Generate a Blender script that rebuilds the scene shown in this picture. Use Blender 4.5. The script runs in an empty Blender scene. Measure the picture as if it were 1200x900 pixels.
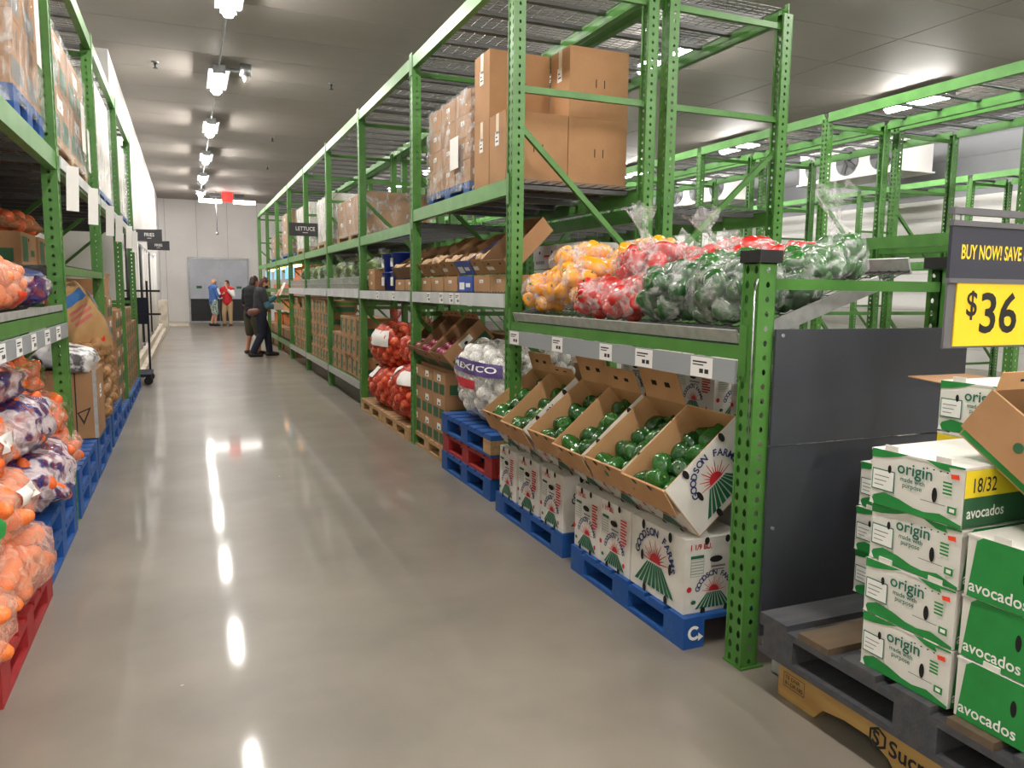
import bpy, math, random
from mathutils import Vector, Matrix, Euler, noise
random.seed(7)
S = bpy.context.scene
COL = S.collection
PI = math.pi

# ------------------------------------------------------------------ camera
CAM_H = 1.42
def make_camera():
    f, vp, roll = 900.0, (219.0, 336.0), 0.012
    d = Vector((vp[0]-600, vp[1]-450, f)).normalized()      # aisle direction seen from the camera (right, down, forward)
    n = Vector((1, roll, 0)).cross(d).normalized()
    if n.y > 0: n = -n
    x = d.cross(n)
    if x.x < 0: x = -x
    m = Matrix((x, d, n))                                    # camera vector -> world vector
    right = m @ Vector((1, 0, 0)); up = m @ Vector((0, -1, 0)); back = m @ Vector((0, 0, -1))
    r = Matrix((right, up, back)).transposed().to_4x4()
    cam = bpy.data.cameras.new('camera'); cam.sensor_width = 36; cam.sensor_fit = 'HORIZONTAL'; cam.lens = 27
    cam.clip_start = 0.05; cam.clip_end = 200
    o = bpy.data.objects.new('camera', cam); COL.objects.link(o)
    o.matrix_world = Matrix.Translation((0, 0, CAM_H)) @ r
    S.camera = o
make_camera()
# ------------------------------------------------------------------ world, exposure
w = bpy.data.worlds.new('world'); S.world = w; w.use_nodes = True
w.node_tree.nodes['Background'].inputs[0].default_value = (0.9, 0.93, 1, 1)
w.node_tree.nodes['Background'].inputs[1].default_value = 0.02
S.view_settings.view_transform = 'Standard'; S.view_settings.look = 'None'
S.view_settings.exposure = 0.95; S.view_settings.gamma = 1.0; S.view_settings.use_curve_mapping = False
S.cycles.max_bounces = 7; S.cycles.diffuse_bounces = 4; S.cycles.glossy_bounces = 3
S.cycles.transmission_bounces = 3; S.cycles.transparent_max_bounces = 14
S.cycles.use_denoising = True; S.cycles.sample_clamp_indirect = 4.0
S.cycles.caustics_reflective = False; S.cycles.caustics_refractive = False
LAMP = 82.0          # emission of the ceiling lamps' lenses

# ------------------------------------------------------------------ materials
def lin(c):
    return tuple(((v/255)/12.92 if v/255 <= 0.04045 else ((v/255+0.055)/1.055)**2.4) for v in c) + (1,)
MATS = {}
def mat(name, rgb, rough=0.6, metal=0.0, rgb2=None, scale=8.0, lo=0.4, hi=0.65, bump=0.0, bscale=60.0, spec=0.5, coat=0.0, stretch=None, detail=4.0):
    m = bpy.data.materials.new(name); m.use_nodes = True
    nt = m.node_tree; b = nt.nodes['Principled BSDF']
    b.inputs['Base Color'].default_value = lin(rgb); b.inputs['Roughness'].default_value = rough
    b.inputs['Metallic'].default_value = metal; b.inputs['Specular IOR Level'].default_value = spec
    b.inputs['Coat Weight'].default_value = coat
    tc = nt.nodes.new('ShaderNodeTexCoord'); src = tc.outputs['Object']
    if stretch:
        mp = nt.nodes.new('ShaderNodeMapping'); mp.inputs['Scale'].default_value = stretch
        nt.links.new(src, mp.inputs['Vector']); src = mp.outputs['Vector']
    if rgb2:
        n = nt.nodes.new('ShaderNodeTexNoise'); n.inputs['Scale'].default_value = scale; n.inputs['Detail'].default_value = detail
        nt.links.new(src, n.inputs['Vector'])
        r = nt.nodes.new('ShaderNodeValToRGB'); r.color_ramp.elements[0].position = lo; r.color_ramp.elements[1].position = hi
        r.color_ramp.elements[0].color = lin(rgb); r.color_ramp.elements[1].color = lin(rgb2)
        nt.links.new(n.outputs['Fac'], r.inputs['Fac']); nt.links.new(r.outputs['Color'], b.inputs['Base Color'])
    if bump:
        n2 = nt.nodes.new('ShaderNodeTexNoise'); n2.inputs['Scale'].default_value = bscale; n2.inputs['Detail'].default_value = 3
        nt.links.new(src, n2.inputs['Vector'])
        bp = nt.nodes.new('ShaderNodeBump'); bp.inputs['Strength'].default_value = bump; bp.inputs['Distance'].default_value = 0.02
        nt.links.new(n2.outputs['Fac'], bp.inputs['Height']); nt.links.new(bp.outputs['Normal'], b.inputs['Normal'])
    MATS[name] = m
    return m
def film(name, tint=(255, 255, 255), lo=0.08, hi=0.6, p0=0.45, p1=0.7, scale=14.0, bump=0.6, rough=0.18, tint2=None, tscale=6.0, bscale=26.0, stretch=(1, 1, 1)):
    """crinkled see-through packaging: a mix of clear and glossy film"""
    m = bpy.data.materials.new(name); m.use_nodes = True
    nt = m.node_tree; b = nt.nodes['Principled BSDF']; out = nt.nodes['Material Output']
    b.inputs['Base Color'].default_value = lin(tint); b.inputs['Roughness'].default_value = rough
    tc = nt.nodes.new('ShaderNodeTexCoord')
    mp = nt.nodes.new('ShaderNodeMapping'); mp.inputs['Scale'].default_value = stretch
    nt.links.new(tc.outputs['Object'], mp.inputs['Vector'])
    n = nt.nodes.new('ShaderNodeTexNoise'); n.inputs['Scale'].default_value = scale; n.inputs['Detail'].default_value = 5; n.inputs['Distortion'].default_value = 1.2
    nt.links.new(mp.outputs['Vector'], n.inputs['Vector'])
    mr = nt.nodes.new('ShaderNodeMapRange'); mr.inputs[1].default_value = p0; mr.inputs[2].default_value = p1; mr.inputs[3].default_value = lo; mr.inputs[4].default_value = hi
    nt.links.new(n.outputs['Fac'], mr.inputs[0])
    n2 = nt.nodes.new('ShaderNodeTexNoise'); n2.inputs['Scale'].default_value = bscale; n2.inputs['Detail'].default_value = 3; n2.inputs['Distortion'].default_value = 2
    nt.links.new(mp.outputs['Vector'], n2.inputs['Vector'])
    bp = nt.nodes.new('ShaderNodeBump'); bp.inputs['Strength'].default_value = bump; bp.inputs['Distance'].default_value = 0.03
    nt.links.new(n2.outputs['Fac'], bp.inputs['Height']); nt.links.new(bp.outputs['Normal'], b.inputs['Normal'])
    if tint2:
        n3 = nt.nodes.new('ShaderNodeTexNoise'); n3.inputs['Scale'].default_value = tscale; n3.inputs['Detail'].default_value = 2
        nt.links.new(mp.outputs['Vector'], n3.inputs['Vector'])
        r = nt.nodes.new('ShaderNodeValToRGB'); r.color_ramp.elements[0].position = 0.47; r.color_ramp.elements[1].position = 0.53
        r.color_ramp.elements[0].color = lin(tint); r.color_ramp.elements[1].color = lin(tint2)
        nt.links.new(n3.outputs['Fac'], r.inputs['Fac']); nt.links.new(r.outputs['Color'], b.inputs['Base Color'])
    t = nt.nodes.new('ShaderNodeBsdfTransparent'); mx = nt.nodes.new('ShaderNodeMixShader')
    nt.links.new(mr.outputs[0], mx.inputs[0]); nt.links.new(t.outputs[0], mx.inputs[1]); nt.links.new(b.outputs[0], mx.inputs[2])
    nt.links.new(mx.outputs[0], out.inputs[0])
    MATS[name] = m
    return m
def glow(name, rgb, strength):
    m = bpy.data.materials.new(name); m.use_nodes = True
    b = m.node_tree.nodes['Principled BSDF']
    b.inputs['Base Color'].default_value = lin(rgb); b.inputs['Emission Color'].default_value = lin(rgb); b.inputs['Emission Strength'].default_value = strength
    MATS[name] = m
    return m

mat('concrete', (122, 115, 106), 0.42, rgb2=(146, 138, 127), scale=1.6, lo=0.3, hi=0.72, spec=0.4, detail=10, coat=0.42)
MATS['concrete'].node_tree.nodes['Principled BSDF'].inputs['Coat Roughness'].default_value = 0.07
def specks(m):
    nt = m.node_tree; b = nt.nodes['Principled BSDF']; src = b.inputs['Base Color'].links[0].from_socket
    tc = nt.nodes.new('ShaderNodeTexCoord'); n = nt.nodes.new('ShaderNodeTexNoise'); n.inputs['Scale'].default_value = 11; n.inputs['Detail'].default_value = 2
    nt.links.new(tc.outputs['Object'], n.inputs['Vector'])
    r = nt.nodes.new('ShaderNodeValToRGB'); r.color_ramp.elements[0].position = .775; r.color_ramp.elements[1].position = .80
    nt.links.new(n.outputs['Fac'], r.inputs['Fac'])
    n2 = nt.nodes.new('ShaderNodeTexNoise'); n2.inputs['Scale'].default_value = .45; n2.inputs['Detail'].default_value = 6
    nt.links.new(tc.outputs['Object'], n2.inputs['Vector'])
    r2 = nt.nodes.new('ShaderNodeValToRGB'); r2.color_ramp.elements[0].position = .35; r2.color_ramp.elements[1].position = .65
    r2.color_ramp.elements[0].color = (.82, .8, .78, 1)
    nt.links.new(n2.outputs['Fac'], r2.inputs['Fac'])
    mu = nt.nodes.new('ShaderNodeMix'); mu.data_type = 'RGBA'; mu.blend_type = 'MULTIPLY'; mu.inputs['Factor'].default_value = 1
    nt.links.new(src, mu.inputs['A']); nt.links.new(r2.outputs['Color'], mu.inputs['B'])
    mx = nt.nodes.new('ShaderNodeMix'); mx.data_type = 'RGBA'; mx.inputs['B'].default_value = lin((205, 200, 190))
    nt.links.new(r.outputs['Color'], mx.inputs['Factor']); nt.links.new(mu.outputs['Result'], mx.inputs['A'])
    nt.links.new(mx.outputs['Result'], b.inputs['Base Color'])
specks(MATS['concrete'])
mat('ceiling_panel', (148, 142, 135), 0.62, rgb2=(138, 132, 126), scale=0.5, lo=0.35, hi=0.7)
mat('ceiling_joint', (70, 66, 62), 0.8)
mat('wall_white', (230, 228, 226), 0.4, rgb2=(222, 220, 218), scale=0.7)
mat('wall_grey', (150, 152, 156), 0.5, rgb2=(140, 142, 147), scale=0.7)
mat('kerb', (214, 205, 190), 0.7, rgb2=(188, 178, 162), scale=5)
mat('door_grey', (176, 182, 192), 0.4, rgb2=(188, 193, 202), scale=2)
mat('door_black', (22, 22, 24), 0.45, rgb2=(32, 32, 34), scale=30)
mat('steel', (168, 170, 172), 0.35, metal=0.7, rgb2=(150, 152, 155), scale=12)
mat('galv', (182, 184, 180), 0.45, metal=0.35, rgb2=(164, 166, 163), scale=20)
mat('deck_steel', (104, 104, 104), 0.45, metal=0.5)
mat('dark_metal', (38, 39, 41), 0.5)
mat('wire', (92, 94, 95), 0.4, metal=0.6)
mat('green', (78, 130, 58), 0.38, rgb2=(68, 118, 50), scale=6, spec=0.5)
mat('green_lit', (92, 150, 74), 0.38, rgb2=(82, 138, 66), scale=6)  # same rack green, with the stronger light on upper beams put into the colour
mat('black', (14, 14, 15), 0.6)
mat('hole', (16, 14, 12), 0.9)
mat('panel_grey', (62, 65, 72), 0.42, rgb2=(55, 58, 65), scale=2.2, bump=0.05, bscale=9)
mat('strip_grey', (150, 155, 158), 0.35)
mat('strip_white', (205, 208, 208), 0.4, rgb2=(190, 194, 196), scale=5)
mat('paper', (232, 230, 226), 0.7)
mat('paper_tag', (236, 234, 232), 0.6)
mat('ink', (35, 34, 36), 0.7)
mat('kraft', (170, 128, 88), 0.75, rgb2=(158, 117, 79), scale=4, bump=0.04, bscale=40)
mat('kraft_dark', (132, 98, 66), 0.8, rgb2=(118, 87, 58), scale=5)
mat('kraft_inside', (196, 152, 106), 0.8, rgb2=(186, 141, 96), scale=5)
mat('carton_white', (222, 219, 212), 0.6, rgb2=(212, 208, 200), scale=5)
mat('print_navy', (38, 52, 100), 0.6)
mat('band_purple', (72, 48, 112), 0.6)
mat('print_red', (186, 34, 44), 0.6)
mat('print_green', (22, 96, 64), 0.6)
mat('print_leaf', (34, 138, 62), 0.55, rgb2=(30, 126, 56), scale=9)
mat('print_teal', (22, 104, 82), 0.6)
mat('print_grey', (120, 120, 118), 0.7)
mat('print_yellow', (232, 206, 40), 0.6)
mat('print_white', (236, 236, 232), 0.6)
mat('print_dark_green', (44, 92, 58), 0.6)
mat('sticker', (238, 70, 36), 0.5)
mat('tape', (214, 196, 166), 0.3)
mat('blue_wood', (20, 76, 146), 0.6, rgb2=(38, 88, 142), scale=9, lo=0.5, hi=0.8, bump=0.1, bscale=30)
mat('red_wood', (156, 34, 36), 0.6, rgb2=(126, 34, 32), scale=9, lo=0.5, hi=0.8, bump=0.1, bscale=30)
mat('wood', (186, 150, 106), 0.7, rgb2=(160, 124, 84), scale=6, stretch=(6, 0.7, 6), bump=0.1, bscale=30)
mat('wood_plastic', (196, 158, 92), 0.5, rgb2=(172, 134, 76), scale=5, stretch=(3, 0.5, 3))
mat('dark_wood', (62, 64, 70), 0.65, rgb2=(78, 76, 76), scale=6, lo=0.4, hi=0.75, stretch=(0.8, 5, 5), bump=0.15, bscale=25)
mat('brown_wood', (104, 84, 62), 0.7, rgb2=(82, 72, 60), scale=6, lo=0.35, hi=0.7, stretch=(0.8, 5, 5))
mat('pepper_green', (34, 88, 34), 0.22, rgb2=(52, 112, 40), scale=9, coat=0.3)
mat('pepper_dark', (26, 68, 32), 0.22, rgb2=(40, 92, 36), scale=9, coat=0.3)
mat('pepper_yellow', (240, 172, 20), 0.25, rgb2=(238, 146, 24), scale=9, coat=0.3)
mat('pepper_red', (182, 28, 30), 0.25, rgb2=(206, 44, 34), scale=9, coat=0.3)
mat('stem', (96, 128, 62), 0.6)
mat('onion_red', (214, 84, 46), 0.35, rgb2=(230, 130, 82), scale=12)
mat('onion_purple', (128, 34, 62), 0.35, rgb2=(160, 70, 96), scale=12)
mat('onion_white', (244, 242, 238), 0.5, rgb2=(234, 230, 222), scale=8)
mat('carrot', (232, 112, 44), 0.4, rgb2=(244, 142, 74), scale=10)
mat('carrot_deep', (224, 92, 34), 0.4, rgb2=(238, 118, 52), scale=10)
mat('orange_pale', (240, 146, 96), 0.4, rgb2=(236, 122, 66), scale=9)
mat('potato', (176, 132, 86), 0.6, rgb2=(156, 112, 70), scale=12)
mat('mushroom', (206, 176, 140), 0.6, rgb2=(176, 138, 100), scale=14)
mat('avocado', (44, 62, 34), 0.45, rgb2=(60, 80, 40), scale=30, bump=0.2, bscale=90)
mat('lettuce', (176, 196, 130), 0.5, rgb2=(120, 158, 74), scale=16)
mat('lettuce_dark', (86, 122, 74), 0.5, rgb2=(130, 158, 108), scale=16)
mat('sack_paper', (206, 168, 116), 0.7, rgb2=(190, 150, 100), scale=5, bump=0.25, bscale=9)
mat('sack_net', (178, 142, 98), 0.65, rgb2=(156, 118, 76), scale=10)
mat('sack_bw', (226, 224, 224), 0.35, rgb2=(60, 58, 60), scale=9, lo=0.52, hi=0.6, bump=0.3, bscale=12)
mat('sack_blue', (60, 112, 176), 0.6)
mat('sack_pink', (206, 116, 112), 0.6)
mat('sack_grey', (130, 132, 140), 0.6)
mat('blue_plastic', (26, 58, 168), 0.35)
mat('blue_box', (40, 70, 160), 0.55, rgb2=(56, 88, 176), scale=6)
mat('sign_navy', (52, 54, 66), 0.45)
mat('sign_frame', (110, 110, 114), 0.4, metal=0.3)
mat('sign_yellow', (242, 204, 36), 0.5)
mat('letter_yellow', (246, 214, 50), 0.5)
mat('letter_black', (22, 21, 20), 0.5)
mat('sign_black', (52, 53, 58), 0.5)
mat('skin', (206, 150, 122), 0.55)
mat('skin_tan', (178, 120, 92), 0.55)
mat('hair_dark', (44, 28, 24), 0.5)
mat('hair_auburn', (84, 44, 34), 0.5)
mat('cloth_blue', (66, 104, 168), 0.85)
mat('cloth_white', (224, 222, 218), 0.85)
mat('cloth_red', (190, 32, 40), 0.85)
mat('cloth_black', (28, 31, 36), 0.85)
mat('cloth_char', (48, 48, 52), 0.85)
mat('cloth_teal', (70, 116, 132), 0.85)
mat('cloth_navy', (26, 30, 48), 0.85)
mat('cloth_olive', (70, 66, 50), 0.85)
mat('cloth_khaki', (182, 154, 118), 0.85)
mat('cloth_plaid', (200, 206, 200), 0.85, rgb2=(84, 120, 110), scale=28, lo=0.47, hi=0.53)
mat('cloth_beige', (198, 184, 160), 0.85)
mat('leather', (112, 72, 62), 0.6)
mat('shoe', (26, 25, 27), 0.6)
mat('sandal', (92, 62, 46), 0.6)
mat('fan_grey', (92, 94, 98), 0.5)
glow('lamp_lens', (255, 250, 244), LAMP)
glow('lamp_red', (255, 30, 26), 1.0)
glow('tube_lens', (255, 250, 244), 9.0)
glow('cooler_light', (255, 176, 96), 7.0)
glow('cooler_screen', (120, 190, 235), 0.6)
mat('cooler_orange', (226, 120, 50), 0.5, rgb2=(238, 168, 96), scale=14)
mat('cooler_pink', (226, 130, 110), 0.5, rgb2=(230, 196, 160), scale=14)
film('clear_film', lo=0.07, hi=0.55, p0=0.44, p1=0.78)
film('green_film', lo=0.07, hi=0.45, p0=0.46, p1=0.72)
film('wrap_film', lo=0.10, hi=0.5, p0=0.45, p1=0.7, scale=8, bump=1.0, bscale=14, rough=0.14, stretch=(1, 1, 0.7))
film('red_net', (206, 44, 34), lo=0.36, hi=0.48, scale=40, bump=0.2, rough=0.45)
film('white_net', (250, 249, 248), lo=0.22, hi=0.36, scale=30, bump=0.3, rough=0.85)
film('brown_net', (176, 136, 92), lo=0.5, hi=0.62, scale=40, bump=0.3, rough=0.55)
film('orange_film', (252, 206, 180), lo=0.26, hi=0.62, p0=0.45, p1=0.7)
film('blue_print_film', (226, 214, 220), lo=0.4, hi=0.88, p0=0.4, p1=0.56, tint2=(58, 58, 120), tscale=9)
film('green_print_film', (120, 166, 84), lo=0.22, hi=0.75, p0=0.5, p1=0.62, tint2=(240, 206, 186), tscale=9)
film('pane', (200, 206, 212), lo=0.06, hi=0.16, bump=0.05, rough=0.1)
def ML(*names): return [MATS[n] for n in names]

# ------------------------------------------------------------------ mesh helpers
class MB:
    def __init__(s): s.v = []; s.f = []; s.m = []; s.s = []
    def add(s, vs, fs, m=0, smooth=False):
        k = len(s.v); s.v += [tuple(p) for p in vs]
        for f in fs: s.f.append(tuple(i+k for i in f)); s.m.append(m); s.s.append(smooth)
        return s
    def box(s, x0, y0, z0, x1, y1, z1, m=0, R=None):
        vs = [Vector(p) for p in ((x0,y0,z0),(x1,y0,z0),(x1,y1,z0),(x0,y1,z0),(x0,y0,z1),(x1,y0,z1),(x1,y1,z1),(x0,y1,z1))]
        if R is not None: vs = [R @ p for p in vs]
        return s.add(vs, ((0,3,2,1),(4,5,6,7),(0,1,5,4),(1,2,6,5),(2,3,7,6),(3,0,4,7)), m)
    def cyl(s, p0, p1, r0, r1=None, n=8, m=0, cap=True, smooth=True):
        r1 = r0 if r1 is None else r1
        p0 = Vector(p0); p1 = Vector(p1); d = (p1-p0).normalized()
        a = d.orthogonal().normalized(); b = d.cross(a)
        vs = [p0+(a*math.cos(2*PI*i/n)+b*math.sin(2*PI*i/n))*r0 for i in range(n)] + [p1+(a*math.cos(2*PI*i/n)+b*math.sin(2*PI*i/n))*r1 for i in range(n)]
        s.add(vs, [(i, (i+1) % n, n+(i+1) % n, n+i) for i in range(n)], m, smooth)
        if cap:
            k = len(s.v)-2*n
            s.f += [tuple(k+i for i in range(n-1, -1, -1)), tuple(k+n+i for i in range(n))]; s.m += [m, m]; s.s += [False, False]
        return s
    def bar(s, p0, p1, w, h, m=0):
        """square bar between two points"""
        p0 = Vector(p0); p1 = Vector(p1); d = (p1-p0).normalized()
        up = Vector((0, 0, 1)) if abs(d.z) < 0.95 else Vector((1, 0, 0))
        a = d.cross(up).normalized()*w/2; b = a.cross(d).normalized()*h/2
        vs = [p0-a-b, p0+a-b, p0+a+b, p0-a+b, p1-a-b, p1+a-b, p1+a+b, p1-a+b]
        return s.add(vs, ((0,1,2,3),(4,7,6,5),(0,4,5,1),(1,5,6,2),(2,6,7,3),(3,7,4,0)), m)
    def tube(s, pts, r, n=6, m=0):
        for a, b in zip(pts[:-1], pts[1:]): s.cyl(a, b, r, r, n, m)
        return s
    def ball(s, c, r, nu=12, nv=8, m=0, R=None):
        r = (r, r, r) if not hasattr(r, '__len__') else r
        return s.surf(lambda u, v: (r[0]*math.sin(PI*v)*math.cos(2*PI*u), r[1]*math.sin(PI*v)*math.sin(2*PI*u), r[2]*math.cos(PI*v)), nu, nv, m, c, R)
    def surf(s, fn, nu, nv, m=0, c=(0, 0, 0), R=None):
        """closed surface: fn(u, v), u around, v from top pole to bottom pole"""
        c = Vector(c); P = lambda u, v: (c + (R @ Vector(fn(u, v)) if R is not None else Vector(fn(u, v))))
        vs = [P(0, 0)] + [P(i/nu, j/nv) for j in range(1, nv) for i in range(nu)] + [P(0, 1)]
        fs = [(0, 1+i, 1+(i+1) % nu) for i in range(nu)]
        for j in range(nv-2):
            for i in range(nu):
                a = 1+j*nu+i; b = 1+j*nu+(i+1) % nu
                fs.append((a, a+nu, b+nu, b))
        k = 1+(nv-2)*nu; e = len(vs)-1
        fs += [(k+i, e, k+(i+1) % nu) for i in range(nu)]
        return s.add(vs, fs, m, True)
    def mesh(s, name, mats):
        me = bpy.data.meshes.new(name); me.from_pydata(s.v, [], s.f)
        for t in mats: me.materials.append(t)
        me.polygons.foreach_set('material_index', s.m); me.polygons.foreach_set('use_smooth', s.s)
        me.update()
        return me
    def build(s, name, mats, parent=None, loc=None, rot=None):
        return put(name, s.mesh(name, mats), parent, loc, rot)
def put(name, me, parent=None, loc=None, rot=None, scale=None):
    o = bpy.data.objects.new(name, me); COL.objects.link(o)
    if parent is not None: o.parent = parent
    if loc is not None: o.location = loc
    if rot is not None: o.rotation_euler = rot
    if scale is not None: o.scale = scale
    return o
def T(o, label, cat, group=None, kind=None):
    o['label'] = label; o['category'] = cat
    if group: o['group'] = group
    if kind: o['kind'] = kind
    return o
def empty(name, loc=(0, 0, 0), rot=(0, 0, 0)):
    return put(name, None, None, loc, rot)
def struct(o):
    o['kind'] = 'structure'; return o
def dup(o, loc, rot=None, label=None, group=None, parent=None):
    c = o.copy(); COL.objects.link(c); c.parent = parent
    if loc is not None: c.location = loc
    if rot is not None: c.rotation_euler = rot
    if label: c['label'] = label
    if group: c['group'] = group
    for ch in KIDS.get(o.name, ()): dup(ch, None, None, None, None, c)
    return c
KIDS = {}
def kids(o, *ch):
    KIDS.setdefault(o.name, []).extend(ch); return o
RX = lambda a: Matrix.Rotation(math.radians(a), 3, 'X')
RY = lambda a: Matrix.Rotation(math.radians(a), 3, 'Y')
RZ = lambda a: Matrix.Rotation(math.radians(a), 3, 'Z')
rad = math.radians
ORD = ['first', 'second', 'third', 'fourth', 'fifth', 'sixth', 'seventh', 'eighth', 'ninth', 'tenth', 'eleventh', 'twelfth']

# ------------------------------------------------------------------ lettering
_TX = {}
def text_mesh(s, bold=0.0):
    k = (s, bold)
    if k not in _TX:
        cu = bpy.data.curves.new('lettering', 'FONT'); cu.body = s; cu.size = 1; cu.offset = bold; cu.resolution_u = 3
        o = bpy.data.objects.new('lettering', cu)
        me = bpy.data.meshes.new_from_object(o)
        vs = [(v.co.x, v.co.y) for v in me.vertices]; fs = [tuple(p.vertices) for p in me.polygons]
        bpy.data.objects.remove(o); bpy.data.curves.remove(cu); bpy.data.meshes.remove(me)
        _TX[k] = (vs, fs, max([v[0] for v in vs] or [0.3]))
    return _TX[k]
class Print:
    """flat print in 2-D, later laid on a face"""
    def __init__(s): s.g = []
    def poly(s, pts, m): s.g.append((list(pts), [tuple(range(len(pts)))], m)); return s
    def rect(s, x0, y0, x1, y1, m): return s.poly(((x0,y0),(x1,y0),(x1,y1),(x0,y1)), m)
    def frame(s, x0, y0, x1, y1, t, m):
        s.rect(x0,y0,x1,y0+t,m); s.rect(x0,y1-t,x1,y1,m); s.rect(x0,y0+t,x0+t,y1-t,m); return s.rect(x1-t,y0+t,x1,y1-t,m)
    def oval(s, x, y, rx, ry, m, n=14): return s.poly([(x+rx*math.cos(2*PI*i/n), y+ry*math.sin(2*PI*i/n)) for i in range(n)], m)
    def text(s, t, x, y, size, m, xs=1.0, bold=0.0, center=False, rot=0.0):
        vs, fs, wd = text_mesh(t, bold); k = size
        x0 = -wd*k*xs/2 if center else 0
        c, d = math.cos(rot), math.sin(rot)
        s.g.append(([(x+(x0+a*k*xs)*c-b*k*d, y+(x0+a*k*xs)*d+b*k*c) for a, b in vs], fs, m)); return s
    def arc(s, t, x, y, r, a0, a1, size, m, bold=0.0):
        """text along an arc, from angle a0 to a1 (degrees, clockwise)"""
        n = len(t)
        for i, ch in enumerate(t):
            if ch == ' ': continue
            a = rad(a0+(a1-a0)*i/(n-1)); s.text(ch, x+r*math.cos(a), y+r*math.sin(a), size, m, 1, bold, True, a-PI/2)
        return s
    def lay(s, mb, o, u, v, n, lift=0.0012):
        o = Vector(o); u = Vector(u); v = Vector(v); n = Vector(n)
        flip = u.cross(v).dot(n) < 0
        for k, (vs, fs, m) in enumerate(s.g):
            l = lift + 0.00012*k
            mb.add([o+u*a+v*b+n*l for a, b in vs], [f[::-1] for f in fs] if flip else fs, m)
        return mb

# ------------------------------------------------------------------ structure
FX0, FX1, FY0, FY1, CZ = -1.85, 14.2, -7.0, 33.2, 4.8
struct(MB().box(FX0-.1, FY0-.1, -.1, FX1+.1, FY1+.1, 0).build('floor', ML('concrete')))
ce = struct(MB().box(FX0-.1, FY0-.1, CZ+.02, FX1+.1, FY1+.1, CZ+.1).build('ceiling', ML('ceiling_joint')))
pw = 1.16
cp = MB().box(.006, .006, 0, 5.338, pw-.006, .03).mesh('ceiling_panel', ML('ceiling_panel'))
ny = int((FY1-FY0)/pw)+1
for i in range(3):
    for j in range(ny):
        put('ceiling_panel', cp, ce, (FX0+5.35*i, FY0+pw*j-.2, CZ))
# left wall: an alcove for the rack, then a stretch nearer to the aisle
struct(MB().box(FX0-.1, FY0, 0, FX0, 12.9, CZ).build('wall_left_alcove', ML('wall_white')))
wl = struct(MB().box(FX0, 12.9, 0, -.93, FY1, CZ).build('wall_left', ML('wall_white')))
wb = struct(MB().box(FX0, FY1+.03, 0, FX1, FY1+.1, CZ).build('wall_back', ML('ceiling_joint')))
x = FX0
while x < FX1-.2:
    MB().box(x+.004, FY1, 0, x+1.136, FY1+.04, CZ).build('wall_panel', ML('wall_white'), wb); x += 1.14
wr = struct(MB().box(FX1+.03, FY0, 0, FX1+.1, FY1, CZ).build('wall_right', ML('ceiling_joint')))
rp = MB().box(0, FY0, 0, .03, FY1, .37).mesh('wall_panel', ML('wall_white'))
rg = MB().box(0, FY0, 0, .03, FY1, .37).mesh('wall_panel', ML('wall_grey'))
for k in range(13): put('wall_panel', rp if k < 9 else rg, wr, (FX1, 0, k*.375-.002))
struct(MB().box(FX0, FY0-.1, 0, FX1, FY0, CZ).build('wall_front', ML('wall_white')))
struct(MB().box(-.93, 13.4, 0, -.74, 29.6, .24).box(-.93, 13.2, 0, -.66, 29.8, .1).build('trim_1', ML('kerb')))
struct(MB().box(-.93, 29.8, 0, 0.02, FY1, .05).build('baseboard_left', ML('kerb')))
d1 = struct(MB().box(.06, FY1-.07, 0, .12, FY1, 2.56).box(2.27, FY1-.07, 0, 2.33, FY1, 2.56).box(.06, FY1-.07, 2.5, 2.33, FY1, 2.58).box(.06, FY1-.05, 0, 2.33, FY1, .07).build('door_1', ML('steel')))
for a, b in ((.12, 1.19), (1.2, 2.27)):
    lf = MB().box(a, FY1-.05, .95, b, FY1-.01, 2.5).build('door_leaf', ML('door_grey'), d1)
    MB().box(a, FY1-.055, .07, b, FY1-.012, .95).build('kick_plate', ML('door_black'), lf)
    MB().box(a, FY1-.052, 1.42, a+.0, FY1-.05, 1.5)
for a in (.35, 1.85):
    MB().box(a, FY1-.056, 1.36, a+.2, FY1-.05, 1.46).build('door_sticker', ML('print_dark_green'), d1)

# ------------------------------------------------------------------ pallet racks
def post_mesh(h, w=.088, dp=.075):
    mb = MB(); p = .052; n = int(h/p); p = h/n
    def cell(o, u, v, a0, a1, b0, b1, hx, hy, rx, ry):
        out = [(a1,(b0+b1)/2),(a1,b1),((a0+a1)/2,b1),(a0,b1),(a0,(b0+b1)/2),(a0,b0),((a0+a1)/2,b0),(a1,b0)]
        inn = [(hx+rx*math.cos(k*PI/4), hy+ry*math.sin(k*PI/4)*(1.25 if k in (2,) else 1)) for k in range(8)]
        vs = [o+u*a+v*b for a, b in out+inn]
        mb.add(vs, [(k, (k+1) % 8, 8+(k+1) % 8, 8+k) for k in range(8)])
    z = Vector((0, 0, 1))
    for i in range(n):
        b0 = i*p; b1 = b0+p; c = (b0+b1)/2
        o = Vector((0, 0, 0)); u = Vector((0, 1, 0))
        cell(o, u, z, -w/2, 0, b0, b1, -w*.26, c, .010, .014)
        cell(o, u, z, 0, w/2, b0, b1, w*.26, c, .010, .014)
        for sgn in (-1, 1):
            cell(Vector((0, sgn*w/2, 0)), Vector((1, 0, 0)), z, 0, dp, b0, b1, dp*.5, c, .009, .010)
    mb.box(dp-.002, -w/2, 0, dp, -w/2+.02, h); mb.box(dp-.002, w/2-.02, 0, dp, w/2, h)
    mb.box(-.004, -w/2-.002, 0, .0, -w/2+.006, h); mb.box(-.004, w/2-.006, 0, .0, w/2+.002, h)
    mb.box(0, -w/2, h-.004, dp, w/2, h)
    return mb.mesh('upright_post', ML('green'))
PH = 3.38
POST = post_mesh(PH); POST_LOW = post_mesh(1.53)
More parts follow.
